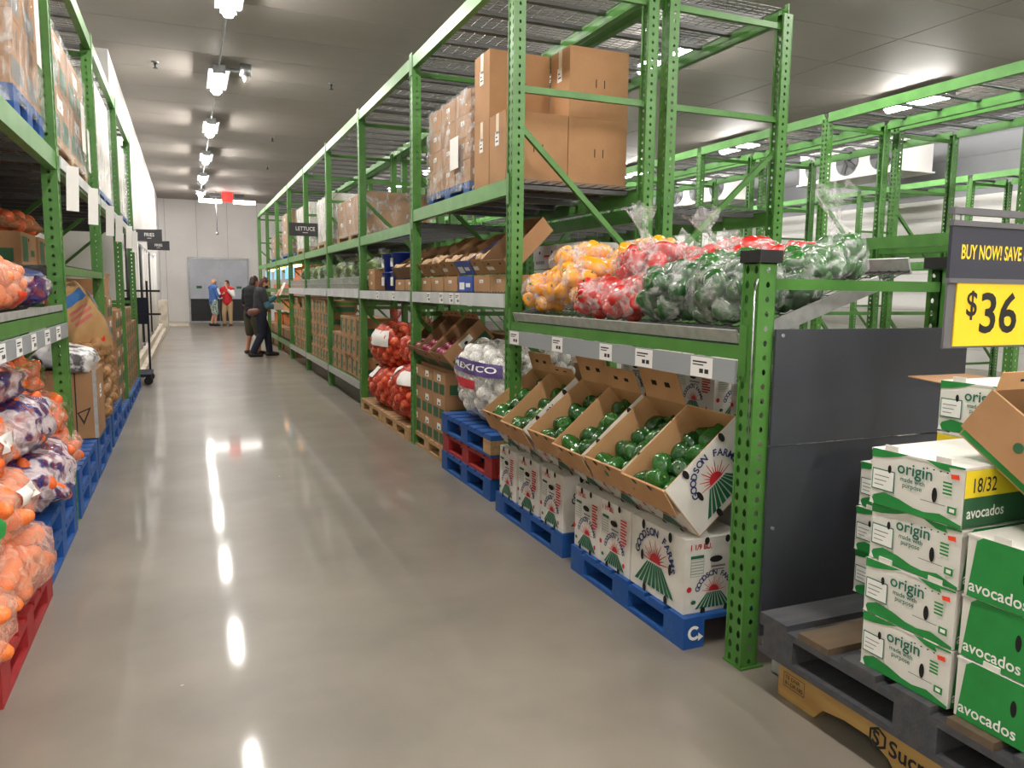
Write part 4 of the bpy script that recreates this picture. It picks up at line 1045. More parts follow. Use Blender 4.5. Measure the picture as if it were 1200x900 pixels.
# ================================================================== foreground: avocado cartons on two pallets
wp = T(empty('pallet', (2.42, 1.42, 0)), 'pale brown stringer pallet at the bottom, stamped with black lettering', 'pallet')
def stringer(L, h=.15, t=.045):
    pr = [(-L/2, 0), (-L/2+.17, 0), (-L/2+.21, .045), (-L/2+.3, .06), (-.2, .06), (-.13, .03), (-.1, 0), (.1, 0), (.13, .03), (.2, .06), (L/2-.3, .06), (L/2-.21, .045), (L/2-.17, 0), (L/2, 0), (L/2, h-.02), (L/2-.03, h), (-L/2+.03, h), (-L/2, h-.02)]
    n = len(pr); mb = MB()
    mb.add([(0, y, z) for y, z in pr]+[(t, y, z) for y, z in pr], [(i, (i+1) % n, n+(i+1) % n, n+i) for i in range(n)]+[tuple(range(n-1, -1, -1)), tuple(range(n, 2*n))])
    return mb
for i, x in enumerate((-.52, -.02, .47)):
    s = stringer(1.2).build('stringer', ML('wood_plastic'), wp, (x, 0, 0))
    if i == 0:
        mb = MB(); pr = Print()
        pr.frame(.0, .0, .1, .052, .002, 0); pr.text('TE DNR', .008, .03, .02, 0, 1, .012); pr.text('81-DR NIS', .008, .009, .02, 0, .95, .012)
        pr.text('Sucro', .445, .0, .07, 0, 1, .02)
        for k in range(6):
            a0, a1 = rad(60*k+30), rad(60*k+90)
            pr.poly([(.405+.036*math.cos(a0), .03+.036*math.sin(a0)), (.405+.036*math.cos(a1), .03+.036*math.sin(a1)), (.405+.027*math.cos(a1), .03+.027*math.sin(a1)), (.405+.027*math.cos(a0), .03+.027*math.sin(a0))], 0)
        pr.text('S', .386, .007, .064, 0, .9, .03)
        pr.lay(mb, (0, .575, .045), (0, -1, 0), (0, 0, 1), (-1, 0, 0), .001); mb.build('stamped_lettering', ML('ink'), s)
for k in range(6): MB().box(-.5, -.6+.208*k, .15, .5, -.48+.208*k, .165).build('deck_board', ML('wood_plastic'), wp)
dp = T(empty('pallet', (2.42, 1.42, .166)), 'dark grey weathered pallet directly under the avocado cartons', 'pallet')
for i, x in enumerate((-.6, -.05, .45)):
    for y in (-.58, -.08, .46): MB().box(x, y, .022, x+.13, y+.14, .1).build('block', ML('dark_wood'), dp)
    MB().box(x, -.6, 0, x+.13, .62, .022).build('bottom_board', ML('dark_wood'), dp)
    MB().box(x, -.6, .1, x+.13, .62, .122).build('stringer_board', ML('dark_wood'), dp)
for k in range(7):
    m = ['dark_wood', 'brown_wood', 'dark_wood', 'dark_wood', 'brown_wood', 'dark_wood', 'brown_wood'][k]
    MB().box(-.6, .62-.13-.181*k, .122, .58, .62-.181*k, .144).build('deck_board', ML(m), dp)
PZ = .312
def avo_box(label, loc, a, b, prints, group, h=.163, rz=0.0):
    """carton with a lid edge, four corner tabs"""
    key = ('avo', a, b, h)
    if key not in _PM:
        mb = MB(); mb.box(-a/2, -b/2, 0, a/2, b/2, h-.004, 0); mb.box(-a/2-.002, -b/2-.002, h-.006, a/2+.002, b/2+.002, h, 0)
        _PM[key] = mb.mesh('avocado_carton', ML('carton_white'))
        t = MB()
        for y in (-b*.28, b*.28): t.box(-a/2-.001, y-.022, h, -a/2+.004, y+.022, h+.016); t.box(-a/2+.004, y-.016, h, -a/2+.0045, y+.016, h+.012)
        _PM[key+('t',)] = t.mesh('stacking_tab', ML('carton_white'))
    o = put('avocado_carton', _PM[key], None, loc, (0, 0, rz))
    T(o, label, 'carton', group)
    put('stacking_tab', _PM[key+('t',)], o)
    for face, fn in prints:
        pk = ('pa', fn.__name__, face, a, b, h)
        if pk not in _PM:
            oo, u, n = FACE[face](a, b); w_ = b if face != '-y' else a
            pr, mats = fn(w_, h); mb = MB(); pr.lay(mb, Vector(oo)+Vector(n)*.001, u, (0, 0, 1), n); _PM[pk] = mb.mesh('printed_face', ML(*mats))
        put('printed_face', _PM[pk], o)
    return o
GO = 'avocado cartons with their ends to the aisle'
lv = ['lowest', 'second', 'third', 'top']
for k in range(4):
    avo_box('white avocado carton lettered origin, %s in the front stack' % lv[k], (1.85+.205+[0, .0, .004, -.004][k], 1.485+[0, .004, -.002, .006][k], PZ+.167*k), .41, .29, [('-x', p_origin), ('-y', p_avocado_label if k == 3 else p_avocado)], GO, rz=[0, .012, -.01, .02][k])
for k in range(3):
    avo_box('white avocado carton lettered origin, %s in the stack set back behind' % lv[k], (2.28+.205+[0, -.01, .0][k], 1.92, PZ+.167*k), .41, .29, [('-x', p_origin), ('-y', p_avocado)], 'avocado cartons set back', rz=[0, .01, -.01][k])
GA = 'avocado cartons with their green long side to the aisle'
for k in range(3):
    avo_box('green avocado carton with white lettering, %s of three in the nearest stack' % ['lowest', 'middle', 'top'][k], (1.85+.15+[0, .004, 0][k], 1.115+[0, .004, .0][k], PZ+.167*k), .3, .41, [('-x', p_avocado), ('-y', p_origin)], GA, rz=[0, -.01, .01][k])
for k in range(4):
    avo_box('white avocado carton lettered origin in the inner stack, %s one' % lv[k], (2.28+.205, 1.62, PZ+.167*k), .41, .29, [('-x', p_avocado_label if k == 3 else p_origin), ('-y', p_avocado)], 'avocado cartons of the inner stack')
TOPBOX = avo_box('white avocado carton lettered origin, highest, alone in view before the grey panel', (2.28+.205, 1.622, PZ+.167*4+.002), .41, .29, [('-x', p_origin), ('-y', p_avocado)], 'avocado cartons of the inner stack').name
MB().box(0, 0, 0, .3, .13, .003).build('lid_flap', ML('kraft'), bpy.data.objects[TOPBOX], (-.2, .147, .15), (rad(4), 0, 0))
for k in range(4): avo_box('white avocado carton behind the green nearest stack, %s one' % lv[k], (2.31+.15, 1.1, PZ+.167*k), .3, .41, [('-x', p_avocado_label if k == 3 else p_avocado), ('-y', p_origin)], 'avocado cartons behind the green stack')
c_ = carton('brown_carton', 'plain brown carton standing behind the price sign', 'carton', .4, .42, .3, 'kraft', (2.52, 1.12, PZ+.167*4+.003), 0, [('-x', p_holes)])
oc = open_carton('open brown avocado carton tilted over the green stack with a round hole', 'carton', .41, .32, .16, 'print_leaf', (2.115, 1.105, .818), (0, rad(-33), rad(90)), (), None, .0, .05, inside='kraft')
mb = MB(); mb.box(.0, .0, -.13, .41, .004, 0, 0, RX(6)); pr = Print(); pr.oval(.26, -.07, .014, .014, 1); q = MB(); pr.lay(q, (0, .004, 0), (1, 0, 0), (0, 0, 1), (0, 1, 0)); q.v = [tuple(RX(6) @ Vector(v_)) for v_ in q.v]
k0 = len(mb.v); mb.v += q.v; mb.f += [tuple(i+k0 for i in f) for f in q.f]; mb.m += q.m; mb.s += q.s
mb.build('flap', ML('kraft', 'print_dark_green'), oc, (0, .161, .16))
fill_carton(oc, 4, 3, .042, 'avocado', 'dark avocado in the tilted brown carton', 'avocado', 'avocados in the tilted carton', [AVO], .3, .11, .02, False, (0,), .3)
# ------------------------------------------------------------------ price sign
sg = T(empty('price_sign', (2.255, 1.75, 0)), 'hanging navy and yellow price sign above the avocado cartons', 'sign')
MB().box(0, 0, 1.475, .85, .012, 1.648).build('header_panel', ML('sign_navy'), sg)
MB().box(-.004, -.006, 1.643, .85, .016, 1.66).box(-.004, -.006, 1.462, .85, .016, 1.477).build('header_frame', ML('sign_frame'), sg)
MB().box(.0, .002, 1.25, .85, .01, 1.475).build('card_holder', ML('sign_frame'), sg)
MB().box(.038, -.003, 1.257, .85, .002, 1.462).build('price_card', ML('sign_yellow'), sg)
mb = MB(); pr = Print(); pr.text('BUY NOW! SAVE MORE', .045, .065, .064, 0, .60, .02); pr.lay(mb, (0, 0, 1.475), (1, 0, 0), (0, 0, 1), (0, -1, 0)); mb.build('header_lettering', ML('letter_yellow'), sg)
mb = MB(); pr = Print(); pr.text('$', .083, .1, .115, 0, .9, .012); pr.text('36', .145, .045, .185, 0, 1.05, .016); pr.lay(mb, (0, -.003, 1.257), (1, 0, 0), (0, 0, 1), (0, -1, 0)); mb.build('price_lettering', ML('letter_black'), sg)
MB().bar((-.002, .006, 1.69), (1.1, .006, 1.69), .022, .022).build('hanging_bar', ML('sign_frame'), sg)
for x in (.01, .04, .6): MB().tube([(x, .006, 1.66), (x, .006, 1.68)], .003, 6).build('hook', ML('steel'), sg)
MB().bar((1.08, .006, 0), (1.08, .006, 1.7), .03, .03).box(.9, -.15, 0, 1.26, .16, .01).build('sign_stand', ML('sign_frame'), sg)
T(MB().box(1.985, 1.99, 0, 2.0, 2.15, .008).box(1.985, 1.99, 0, 1.99, 2.15, .13).build('floor_bracket', ML('galv')), 'small galvanised bracket on the floor by the stacked pallets', 'bracket')
# ------------------------------------------------------------------ hanging aisle signs
def aisle_sign(txt, label, x0, x1, y, z0, z1, from_z, arm=None):
    s = T(empty('aisle_sign', (x0, y, 0)), label, 'sign', 'dark aisle signs')
    MB().box(0, 0, z0, x1-x0, .015, z1).build('sign_plate', ML('sign_black'), s)
    mb = MB(); pr = Print(); h = z1-z0; pr.text(txt, (x1-x0)/2, h*.42, h*.42, 0, .85, .01, True); pr.rect((x1-x0)*.42, h*.24, (x1-x0)*.58, h*.28, 0)
    pr.lay(mb, (0, 0, z0), (1, 0, 0), (0, 0, 1), (0, -1, 0)); mb.build('sign_lettering', ML('print_white'), s)
    if arm is not None: MB().bar((arm-x0, .008, z1-.02), (x1-x0, .008, z1+.004), .012, .012).build('sign_arm', ML('dark_metal'), s)
    else:
        for x in (.03, x1-x0-.03): MB().cyl((x, .008, z1), (x, .008, from_z), .003, n=6).build('hanger_wire', ML('steel'), s)
aisle_sign('LETTUCE', 'dark hanging sign with white lettering over the lettuce shelf', 1.55, 2.06, 13.0, 2.26, 2.47, 3.42, 2.3)
aisle_sign('FRIES', 'nearer of the two dark FRIES signs by the left wall', -.78, -.37, 15.0, 2.2, 2.4, CZ, -.93)
aisle_sign('FRIES', 'farther of the two dark FRIES signs by the left wall', -.72, -.3, 17.6, 2.16, 2.34, CZ, -.93)
aisle_sign('CHEESE', 'small dark CHEESE sign under a beam behind the pepper bags', 3.42, 3.69, 6.6, 1.815, 1.915, 1.99)

# ================================================================== left rack
GL = 'bags of produce on the left pallets'
pallet('red pallet under the nearest bags of carrots', 'red_wood', -1.62, 2.9, 0, 1.0, 1.05, .14, 'left pallets')
for k, z in enumerate((0, .155)):
    pallet('blue pallet, %s of two under the printed carrot bags' % ['lower', 'upper'][k], 'blue_wood', -1.64, 4.02, z, 1.0, 1.0, .15, 'left pallets')
for j, y in enumerate((5.23, 6.32, 7.52, 8.6, 9.82, 10.9)):
    for k in range(2 if j < 3 else 1):
        pallet('%sblue pallet along the left floor, %s past the nearest green post' % (['lower ', 'upper '][k] if j < 3 else '', ORD[j]), 'blue_wood', -1.645, y, .155*k, 1.0, 1.03, .15, 'left pallets')
# near stack of carrot bags on the red pallet
nb = 0
for (x, y, z, s, lab, fm, sd, pcs, pr_) in (
    (-.82, 3.54, .145, (.26, .38, .15), 'clear bag of carrots lowest on the red pallet, at its far edge', 'orange_film', 61, [CARROT], .042),
    (-.84, 2.9, .145, (.26, .3, .15), 'clear bag of carrots lowest on the red pallet, at its near edge', 'orange_film', 62, [CARROT], .042),
    (-.86, 3.52, .41, (.26, .38, .14), 'clear bag of carrots in the middle of the red pallet stack', 'orange_film', 63, [CARROT, CARROT2], .042),
    (-.88, 2.95, .41, (.26, .32, .14), 'clear bag of carrots in the middle layer, nearer to the viewer', 'orange_film', 64, [CARROT, CARROT2], .042),
    (-.9, 3.44, .66, (.25, .36, .12), 'clear bag of carrots with white paper labels on top of the red pallet', 'orange_film', 65, [CARROT2], .044)):
    bag('carrot_bag', lab, (x, y, z), s, pcs, 'carrot', 46, pr_, fm, GL, 0, (0, 0), None, True, .07, [(.95, 1.02, .34, .48, 'paper', None, None)] if sd in (63, 65) else ([(.9, 1.06, .22, .5, 'print_leaf', None, None)] if sd == 64 else None), sd, .75, ext=1.75)
for (x, y, z, s, lab, fm, sd, pcs, pr_, bd) in (
    (-.84, 4.44, .31, (.27, .46, .16), 'blue and white printed bag lowest on the two blue pallets', 'blue_print_film', 71, [CARROT2], .035, None),
    (-.9, 4.32, .6, (.26, .42, .15), 'blue and white printed bag in the middle above the blue pallets', 'blue_print_film', 72, [CARROT2], .035, None),
    (-.98, 4.2, .85, (.24, .36, .11), 'blue and white printed bag on top below the label rail', 'blue_print_film', 73, [ORANGE], .035, None),
    (-.82, 5.05, .31, (.21, .36, .15), 'orange bag of carrots hanging over the far edge of the blue pallets', 'orange_film', 74, [CARROT2], .04, None),
    (-.86, 5.0, .58, (.21, .34, .12), 'orange bag of carrots in the middle beside the green post', 'green_print_film', 75, [CARROT2], .04, None),
    (-.95, 4.9, .78, (.2, .32, .12), 'green printed bag of carrots on top beside the green post', 'green_print_film', 76, [CARROT2], .04, None),
    (-1.35, 4.4, .31, (.2, .5, .33), 'dim bag of carrots deep under the left shelf', 'orange_film', 77, [CARROT2], .045, None)):
    bag('carrot_bag', lab, (x, y, z), s, pcs, 'carrot', 44, pr_, fm, GL, 0, (0, 0), None, True, .09, bd, sd, .75, ext=1.75)
# shelf above
bag('carrot_bag', 'big pale orange bag of carrots on the left shelf', (-.9, 4.2, 1.29), (.2, .4, .13), [ORANGE], 'carrot', 60, .035, 'orange_film', 'bags on the left shelf', 0, (0, 0), None, True, .05, [(.97, 1.03, .55, .75, 'sticker', None, None)], 81, .75, ext=1.4)
bag('carrot_bag', 'dark blue and white printed bag on the left shelf beside the post', (-.9, 4.86, 1.29), (.2, .22, .11), [CARROT2], 'carrot', 24, .035, 'blue_print_film', 'bags on the left shelf', 0, (0, 0), None, True, .08, [(.85, 1.1, .12, .34, 'print_navy', None, None)], 82, .75, ext=1.7)
bag('carrot_bag', 'pale bag lying at the back of the left shelf', (-1.22, 4.4, 1.29), (.17, .5, .18), [CARROT2], 'carrot', 40, .04, 'orange_film', 'bags on the left shelf', 0, (0, 0), None, True, .08, None, 83, .75, ext=1.7)
T(MB().box(-.672, YL[1]+.06, 1.272, -.664, YL[2]-.06, 1.31).box(-.7, YL[1]+.06, 1.272, -.664, YL[2]-.06, 1.276).build('shelf_lip', ML('galv')), 'pale metal lip along the left shelf front', 'shelf lip')
# bay behind the first left post
carton('brown_carton', 'tall brown carton with a black arrow beside the near left post', 'carton', .42, .5, .5, 'kraft', (-.845, 6.56, .308), 0, [('-y', p_arrow), ('+x', p_shiplabel)])
def sack(name, label, loc, size, rot, m, marks=(), group=None, sd=1):
    rx, ry, rz_ = size; off = Vector((sd, 2*sd, 0)); root = T(empty(name, loc, rot), label, 'sack', group)
    def fn(u, v, k=1.0):
        th = 2*PI*u; sv = math.sin(PI*v); e = .55
        d = Vector((math.copysign(abs(math.cos(th))**e, math.cos(th))*sv**.45, math.copysign(abs(math.sin(th))**.8, math.sin(th))*sv**.45, math.copysign(abs(math.cos(PI*v))**.7, math.cos(PI*v))))
        f = 1+.05*noise.noise(d*3+off)*2+.02*noise.noise(d*9+off)
        th_ = 1-.35*abs(d.z)**3
        return Vector((d.x*rx*f*k, d.y*ry*f*th_*k, d.z*rz_*f*k))
    MB().surf(lambda u, v: fn(u, v), 32, 24).build('sack_body', ML(m), root)
    for (u0, u1, v0, v1, mm) in marks:
        mb = MB(); nu, nv = 8, 6
        mb.add([fn(u0+(u1-u0)*i/nu, v0+(v1-v0)*j/nv, 1.03) for j in range(nv+1) for i in range(nu+1)], [(j*(nu+1)+i, (j+1)*(nu+1)+i, (j+1)*(nu+1)+i+1, j*(nu+1)+i+1) for j in range(nv) for i in range(nu)], 0, True)
        mb.build('printed_mark', ML(mm), root)
    return root
# brown paper sack leaning out of the bay
sack('paper_sack', 'brown paper potato sack with blue and pink print leaning out of the bay', (-.8, 7.08, 1.08), (.19, .09, .4), (rad(18), rad(-34), rad(35)), 'sack_paper', [(.7, .82, .22, .32, 'sack_blue'), (.72, .8, .36, .38, 'sack_pink'), (.71, .81, .4, .42, 'sack_pink'), (.72, .79, .44, .46, 'sack_pink'), (.72, .8, .56, .6, 'sticker'), (.9, .96, .3, .7, 'sack_grey')], 'sacks', 3)
sack('plastic_sack', 'black and white plastic sack lying on the brown arrow carton', (-.86, 6.5, .9), (.23, .3, .1), (0, rad(14), 0), 'sack_bw', (), 'sacks', 5)
for k in range(4):
    bag('potato_bag', 'brown net bag of potatoes beside the arrow carton, %s of the pile' % ['lowest', 'second', 'third', 'top'][k], (-.83, 7.12+.02*k, .31+.16*k), (.22, .28, .1), [POTATO], 'potato', 26, .05, 'brown_net', 'net bags of potatoes', 0, (0, 0), None, False, .08, None, 90+k, .75)
for k in range(3):
    bag('potato_bag', 'brown net bag of potatoes past the second left post, %s of the pile' % ['lowest', 'middle', 'top'][k], (-.85, 7.95, .31+.16*k), (.21, .36, .1), [POTATO], 'potato', 26, .05, 'brown_net', 'net bags of potatoes', 0, (0, 0), None, False, .08, None, 95+k, .75)
GLC = 'cartons stacked past the second left post'
for j in range(3):
    for L in range(5):
        if j == 0 and L < 3: continue
        carton('produce_carton', 'brown green-banded carton, %s row past the second left post, %s layer' % (ORD[j], ORD[L]), 'carton', .5, .5, .2, 'kraft', (-.94, 8.55+.55*j-.25*(j == 0), .16+.202*L + (.15 if j == 0 else 0)), 0, [('+x', p_green_panel), ('-y', p_green_end)], GLC)
for j in range(5):
    for L in range(5 if j < 3 else 4):
        carton('produce_carton', 'brown ribbed carton in the farthest left stack, %s column, %s layer' % (ORD[j], ORD[L]), 'carton', .5, .4, .2, 'kraft', (-.93, 10.1+.42*j, .152+.202*L), 0, [('+x', p_green_strip), ('-y', p_green_end)], 'farthest left cartons')
oc = open_carton('open brown carton on top of the green-banded stack', 'carton', .4, .4, .16, 'kraft', (-1.14, 8.75, 1.325), (0, 0, 0), (), None, 0, .06)
for j in range(3):
    carton('produce_carton', 'brown carton on the left shelf behind the paper sack, %s one' % ORD[j], 'carton', .4, .5, .2, 'kraft', (-1.1, 5.65+.6*j, 1.536), 0, [('-y', p_green_end), ('+x', p_green_strip)], 'cartons on the second left shelf')
bag('onion_net_bag', 'dark red net bag on the left shelf behind the post', (-1.1, 6.0, 1.74), (.2, .4, .07), [ONION_R], 'onion', 30, .045, 'brown_net', None, 0, (0, 0), None, False, .08, None, 88, .8)
# upper loads on the left
load('teal-printed cartons on the nearest upper beam', -1.6, -.70, 4.25, 5.05, 2.175, 2, 2, .33, 'kraft', [('+x', p_teal), ('-y', p_teal)], 'blue_wood', 'x', papers=((1, .7, 2.55, 2.95, .12),), ph=.16)
load('wrapped green-printed cartons on the second upper beam', -1.6, -.70, 5.4, 7.1, 2.175, 2, 2, .34, 'kraft', [('+x', p_green_panel)], 'wood', 'x', papers=((1, .75, 2.4, 2.75, .2), (1, .93, 2.3, 2.62, .12)), ph=.14)
load('tall wrapped pale cartons on the third upper beam', -1.6, -.70, 7.7, 9.4, 2.175, 3, 2, .32, 'carton_white', (), 'blue_wood', 'x')
load('tall wrapped cartons on the last upper beam', -1.6, -.70, 10.0, 11.7, 2.175, 3, 2, .29, 'carton_white', (), 'blue_wood', 'x', papers=((1, .3, 2.3, 2.7, .2),))
for k, y in enumerate((5.32, 6.42, 7.75, 8.75, 10.2, 11.3)):
    o = MB().box(-.001, -.04, -.26, .001, .04, 0).build('paper_tag', ML('paper'), None, (-.6, y, 2.12), (0, rad(4), rad(-48))); T(o, 'white paper tag hanging from the left upper beam, %s in line' % ORD[k], 'paper tag', 'hanging paper tags')
# guard rails, trolley handle and pipe by the left wall
gr = T(empty('guard_rail', (-.83, 13.2, .24)), 'tall white guard rail of upright bars on the kerb', 'guard rail')
for k in range(12): MB().cyl((0, k*.95, 0), (0, k*.95, 2.0), .025, n=8).build('upright_bar', ML('wall_white' if k % 4 else 'dark_metal'), gr)
for z in (.05, 1.98): MB().bar((0, 0, z), (0, 10.45, z), .03, .04).build('cross_rail', ML('steel'), gr)
ct = T(empty('stock_trolley', (-.68, 12.55, 0)), 'dark blue stock trolley at the end of the left rack', 'trolley')
for x, y in ((-.2, -.3), (.12, -.3), (-.2, .3), (.12, .3)): MB().cyl((x, y-.02, .06), (x, y+.02, .06), .06, n=12).build('wheel', ML('black'), ct)
MB().box(-.24, -.38, .12, .16, .38, .16).build('trolley_deck', ML('cloth_navy'), ct)
for x in (-.2, .12): MB().bar((x, .36, .16), (x, .36, 1.5), .03, .03).build('trolley_post', ML('cloth_navy'), ct)
for z in (1.0, 1.35): MB().bar((-.24, .36, z), (.3, .36, z), .03, .03).build('trolley_bar', ML('black'), ct)
MB().box(-.2, .355, .85, .12, .365, 1.25).build('trolley_panel', ML('cloth_navy'), ct)
T(MB().cyl((-.86, 25.2, .24), (-.86, 25.2, 2.3), .05, n=10).ball((-.86, 25.2, 2.33), .06).build('bollard_post', ML('wall_white')), 'white post with a dark top on the far kerb', 'post')
T(MB().box(-.9, 27.2, 0, -.6, 28.4, .95).box(-.88, 27.24, .95, -.62, 28.36, .97).build('wall_cabinet', ML('kerb')), 'low pale cabinet by the far left wall', 'cabinet')

# ================================================================== people
def body_mesh(name, parts, m, parent, vox):
    mb = MB()
    for q in parts:
        if q[0] == 'l':
            pts, rs = q[1], q[2]
            for (a, b, r0, r1) in zip(pts[:-1], pts[1:], rs[:-1], rs[1:]): mb.cyl(a, b, r0, r1, 14)
            for p, r in zip(pts, rs): mb.ball(p, r, 12, 8)
        else: mb.ball(q[1], q[2], 16, 12, 0, q[3] if len(q) > 3 else None)
    o = mb.build(name, ML(m), parent)
    r = o.modifiers.new('remesh', 'REMESH'); r.mode = 'VOXEL'; r.voxel_size = vox; r.use_smooth_shade = True
    s = o.modifiers.new('smooth', 'SMOOTH'); s.iterations = 9; s.factor = .5
    return o
def hand(wrist, d, side, curl, s=1.0):
    """palm and five fingers; d: pointing direction, side: thumb side, curl: towards the palm"""
    w_ = Vector(wrist); d = Vector(d).normalized(); sd_ = Vector(side).normalized(); c = Vector(curl).normalized(); out = []
    pc = w_+d*.055*s
    out.append(('l', [w_, pc, w_+d*.085*s], [.026*s, .036*s, .034*s]))
    for k in range(4):
        b = w_+d*.085*s+sd_*(.03-.02*k)*s; L = [.07, .08, .074, .056][k]*s
        out.append(('l', [b, b+d*L*.55+c*.006*s, b+d*L*.8+c*.03*s], [.0095*s, .009*s, .008*s]))
    b = w_+d*.03*s+sd_*.03*s
    out.append(('l', [b, b+sd_*.028*s+d*.025*s, b+sd_*.03*s+d*.06*s+c*.015*s], [.012*s, .011*s, .009*s]))
    return out
def person(label, loc, rz, J, skin, clothes, hair=None, h_scale=1.0, extras=None):
    root = T(empty('person', loc, (0, 0, rz)), label, 'person'); root.scale = (h_scale,)*3
    V = Vector; g = {k: V(v) for k, v in J.items()}
    head = g['head']; up = (head-g['neck']).normalized(); fw = g['face'].normalized(); rt = fw.cross(up).normalized(); fw = up.cross(rt)
    R = Matrix((rt, fw, up)).transposed()
    b = []
    b.append(('e', head, (.073, .095, .118), R)); b.append(('e', head+fw*.025-up*.06, (.056, .07, .06), R))
    b.append(('l', [head+fw*.095+up*.015, head+fw*.118-up*.022], [.011, .017]))                              # nose
    for s in (-1, 1):
        b.append(('e', head+rt*.074*s-fw*.008-up*.005, (.012, .022, .032), R))
        b.append(('e', head+rt*.03*s+fw*.088+up*.035, (.022, .012, .008), R))
    b.append(('e', head+fw*.088-up*.058, (.026, .014, .007), R)); b.append(('e', head+fw*.088-up*.072, (.022, .014, .007), R))
    b.append(('l', [g['neck']-up*.04, head-up*.06], [.062, .056]))
    sh, hp = (g['sh_l']+g['sh_r'])/2, (g['hip_l']+g['hip_r'])/2
    ax = (g['sh_r']-g['sh_l']).normalized()
    b.append(('l', [g['sh_l'], g['neck']-up*.03, g['sh_r']], [.066, .08, .066]))
    for k in range(6):
        t = k/5; c = sh*(1-t)+hp*t; w_ = [.165, .17, .155, .14, .15, .165][k]; dd = [.1, .115, .11, .105, .11, .115][k]
        f2 = V((0, 0, 1)).cross(ax); Rb = Matrix((ax, -f2, V((0, 0, 1)))).transposed()
        b.append(('e', c, (w_, dd, .15), Rb))
    for s in 'lr':
        b.append(('l', [g['sh_'+s], g['el_'+s], g['wr_'+s]], [.056, .044, .03]))
        dv = g['wr_'+s]-g['el_'+s]
        b += hand(g['wr_'+s], g.get('hd_'+s, dv), g.get('ht_'+s, V((0, 0, 1))), g.get('hc_'+s, V((0, 1, 0))))
        b.append(('l', [g['hip_'+s], (g['hip_'+s]+g['kn_'+s])/2, g['kn_'+s], g['kn_'+s]*.65+g['an_'+s]*.35, g['an_'+s]], [.09, .078, .056, .056, .037]))
        ft = g['an_'+s]; td = g.get('toe_'+s, V((0, 1, 0))).normalized()
        b.append(('l', [ft-td*.03-V((0, 0, .045)), ft+td*.07-V((0, 0, .05)), ft+td*.15-V((0, 0, .06))], [.038, .036, .026]))
    bo = body_mesh('body', b, skin, root, .0075)
    for s in (-1, 1):
        MB().ball(head+rt*.03*s+fw*.091+up*.018, (.013, .008, .008), 8, 6, 0, R).build('eye', ML('black'), bo)
    for nm, m, parts in clothes(g, R, sh, hp, ax, rt, fw, up, head): body_mesh(nm, parts, m, root, .011)
    if hair:
        hm, parts = hair(head, rt, fw, up, R); body_mesh('hair', parts, hm, root, .009)
    if extras: extras(root, g, head, rt, fw, up, R)
    return root
def torso(sh, hp, ax, g, ex=.022, low=1.0, up=None):
    V = Vector; f2 = V((0, 0, 1)).cross(ax); Rb = Matrix((ax, -f2, V((0, 0, 1)))).transposed(); out = [('l', [g['sh_l'], g['neck']-V((0, 0, .05)), g['sh_r']], [.066+ex, .075+ex, .066+ex])]
    for k in range(6):
        t = k/5*low; c = sh*(1-t)+hp*t
        out.append(('e', c, ([.165, .17, .16, .15, .16, .17][k]+ex, [.1, .115, .112, .11, .115, .12][k]+ex, .15), Rb))
    return out
def sleeve(g, s, t1, ex=.02):
    a, e, w_ = g['sh_'+s], g['el_'+s], g['wr_'+s]
    if t1 <= 1: return ('l', [a, a*(1-t1)+e*t1], [.06+ex, .05+ex])
    t = t1-1; return ('l', [a, e, e*(1-t)+w_*t], [.06+ex, .05+ex, .045+ex*.6])
def leg(g, s, t1, ex=.02, r=(.095, .085, .07)):
    a, k, n = g['hip_'+s], g['kn_'+s], g['an_'+s]
    if t1 <= 1: return ('l', [a, (a+k)/2, a*(1-t1)+k*t1], [r[0]+ex, r[1]+ex, r[2]+ex+.01])
    t = t1-1; return ('l', [a, (a+k)/2, k, k*(1-t)+n*t], [r[0]+ex, r[1]+ex, r[2]+ex*.8, .05+ex])
def hips(hp, ax, ex=.02):
    V = Vector; f2 = V((0, 0, 1)).cross(ax); Rb = Matrix((ax, -f2, V((0, 0, 1)))).transposed()
    return ('e', hp, (.17+ex, .125+ex, .12), Rb)
def shoe(g, s, ex=.012):
    td = Vector(g.get('toe_'+s, (0, 1, 0))).normalized(); ft = g['an_'+s]; Z = Vector((0, 0, 1))
    return ('l', [ft-td*.04-Z*.04, ft+td*.07-Z*.05, ft+td*.17-Z*.058], [.042+ex, .04+ex, .028+ex])
def cap_hair(head, rt, fw, up, R, m, long=0.0):
    p = [('e', head-fw*.018+up*.03, (.084, .098, .108), R), ('e', head-fw*.05-up*.03, (.078, .06, .1+long), R)]
    return m, p
STAND = dict(neck=(0, -.01, 1.45), head=(0, .02, 1.6), face=(0, 1, 0), sh_l=(-.18, 0, 1.38), sh_r=(.18, 0, 1.38), el_l=(-.24, -.02, 1.1), el_r=(.24, -.02, 1.1), wr_l=(-.24, .1, .87), wr_r=(.24, .1, .87), hip_l=(-.09, 0, .9), hip_r=(.09, 0, .9), kn_l=(-.1, .02, .48), kn_r=(.1, .02, .48), an_l=(-.1, -.01, .09), an_r=(.1, -.01, .09))
def pose(**k): d = dict(STAND); d.update(k); return d
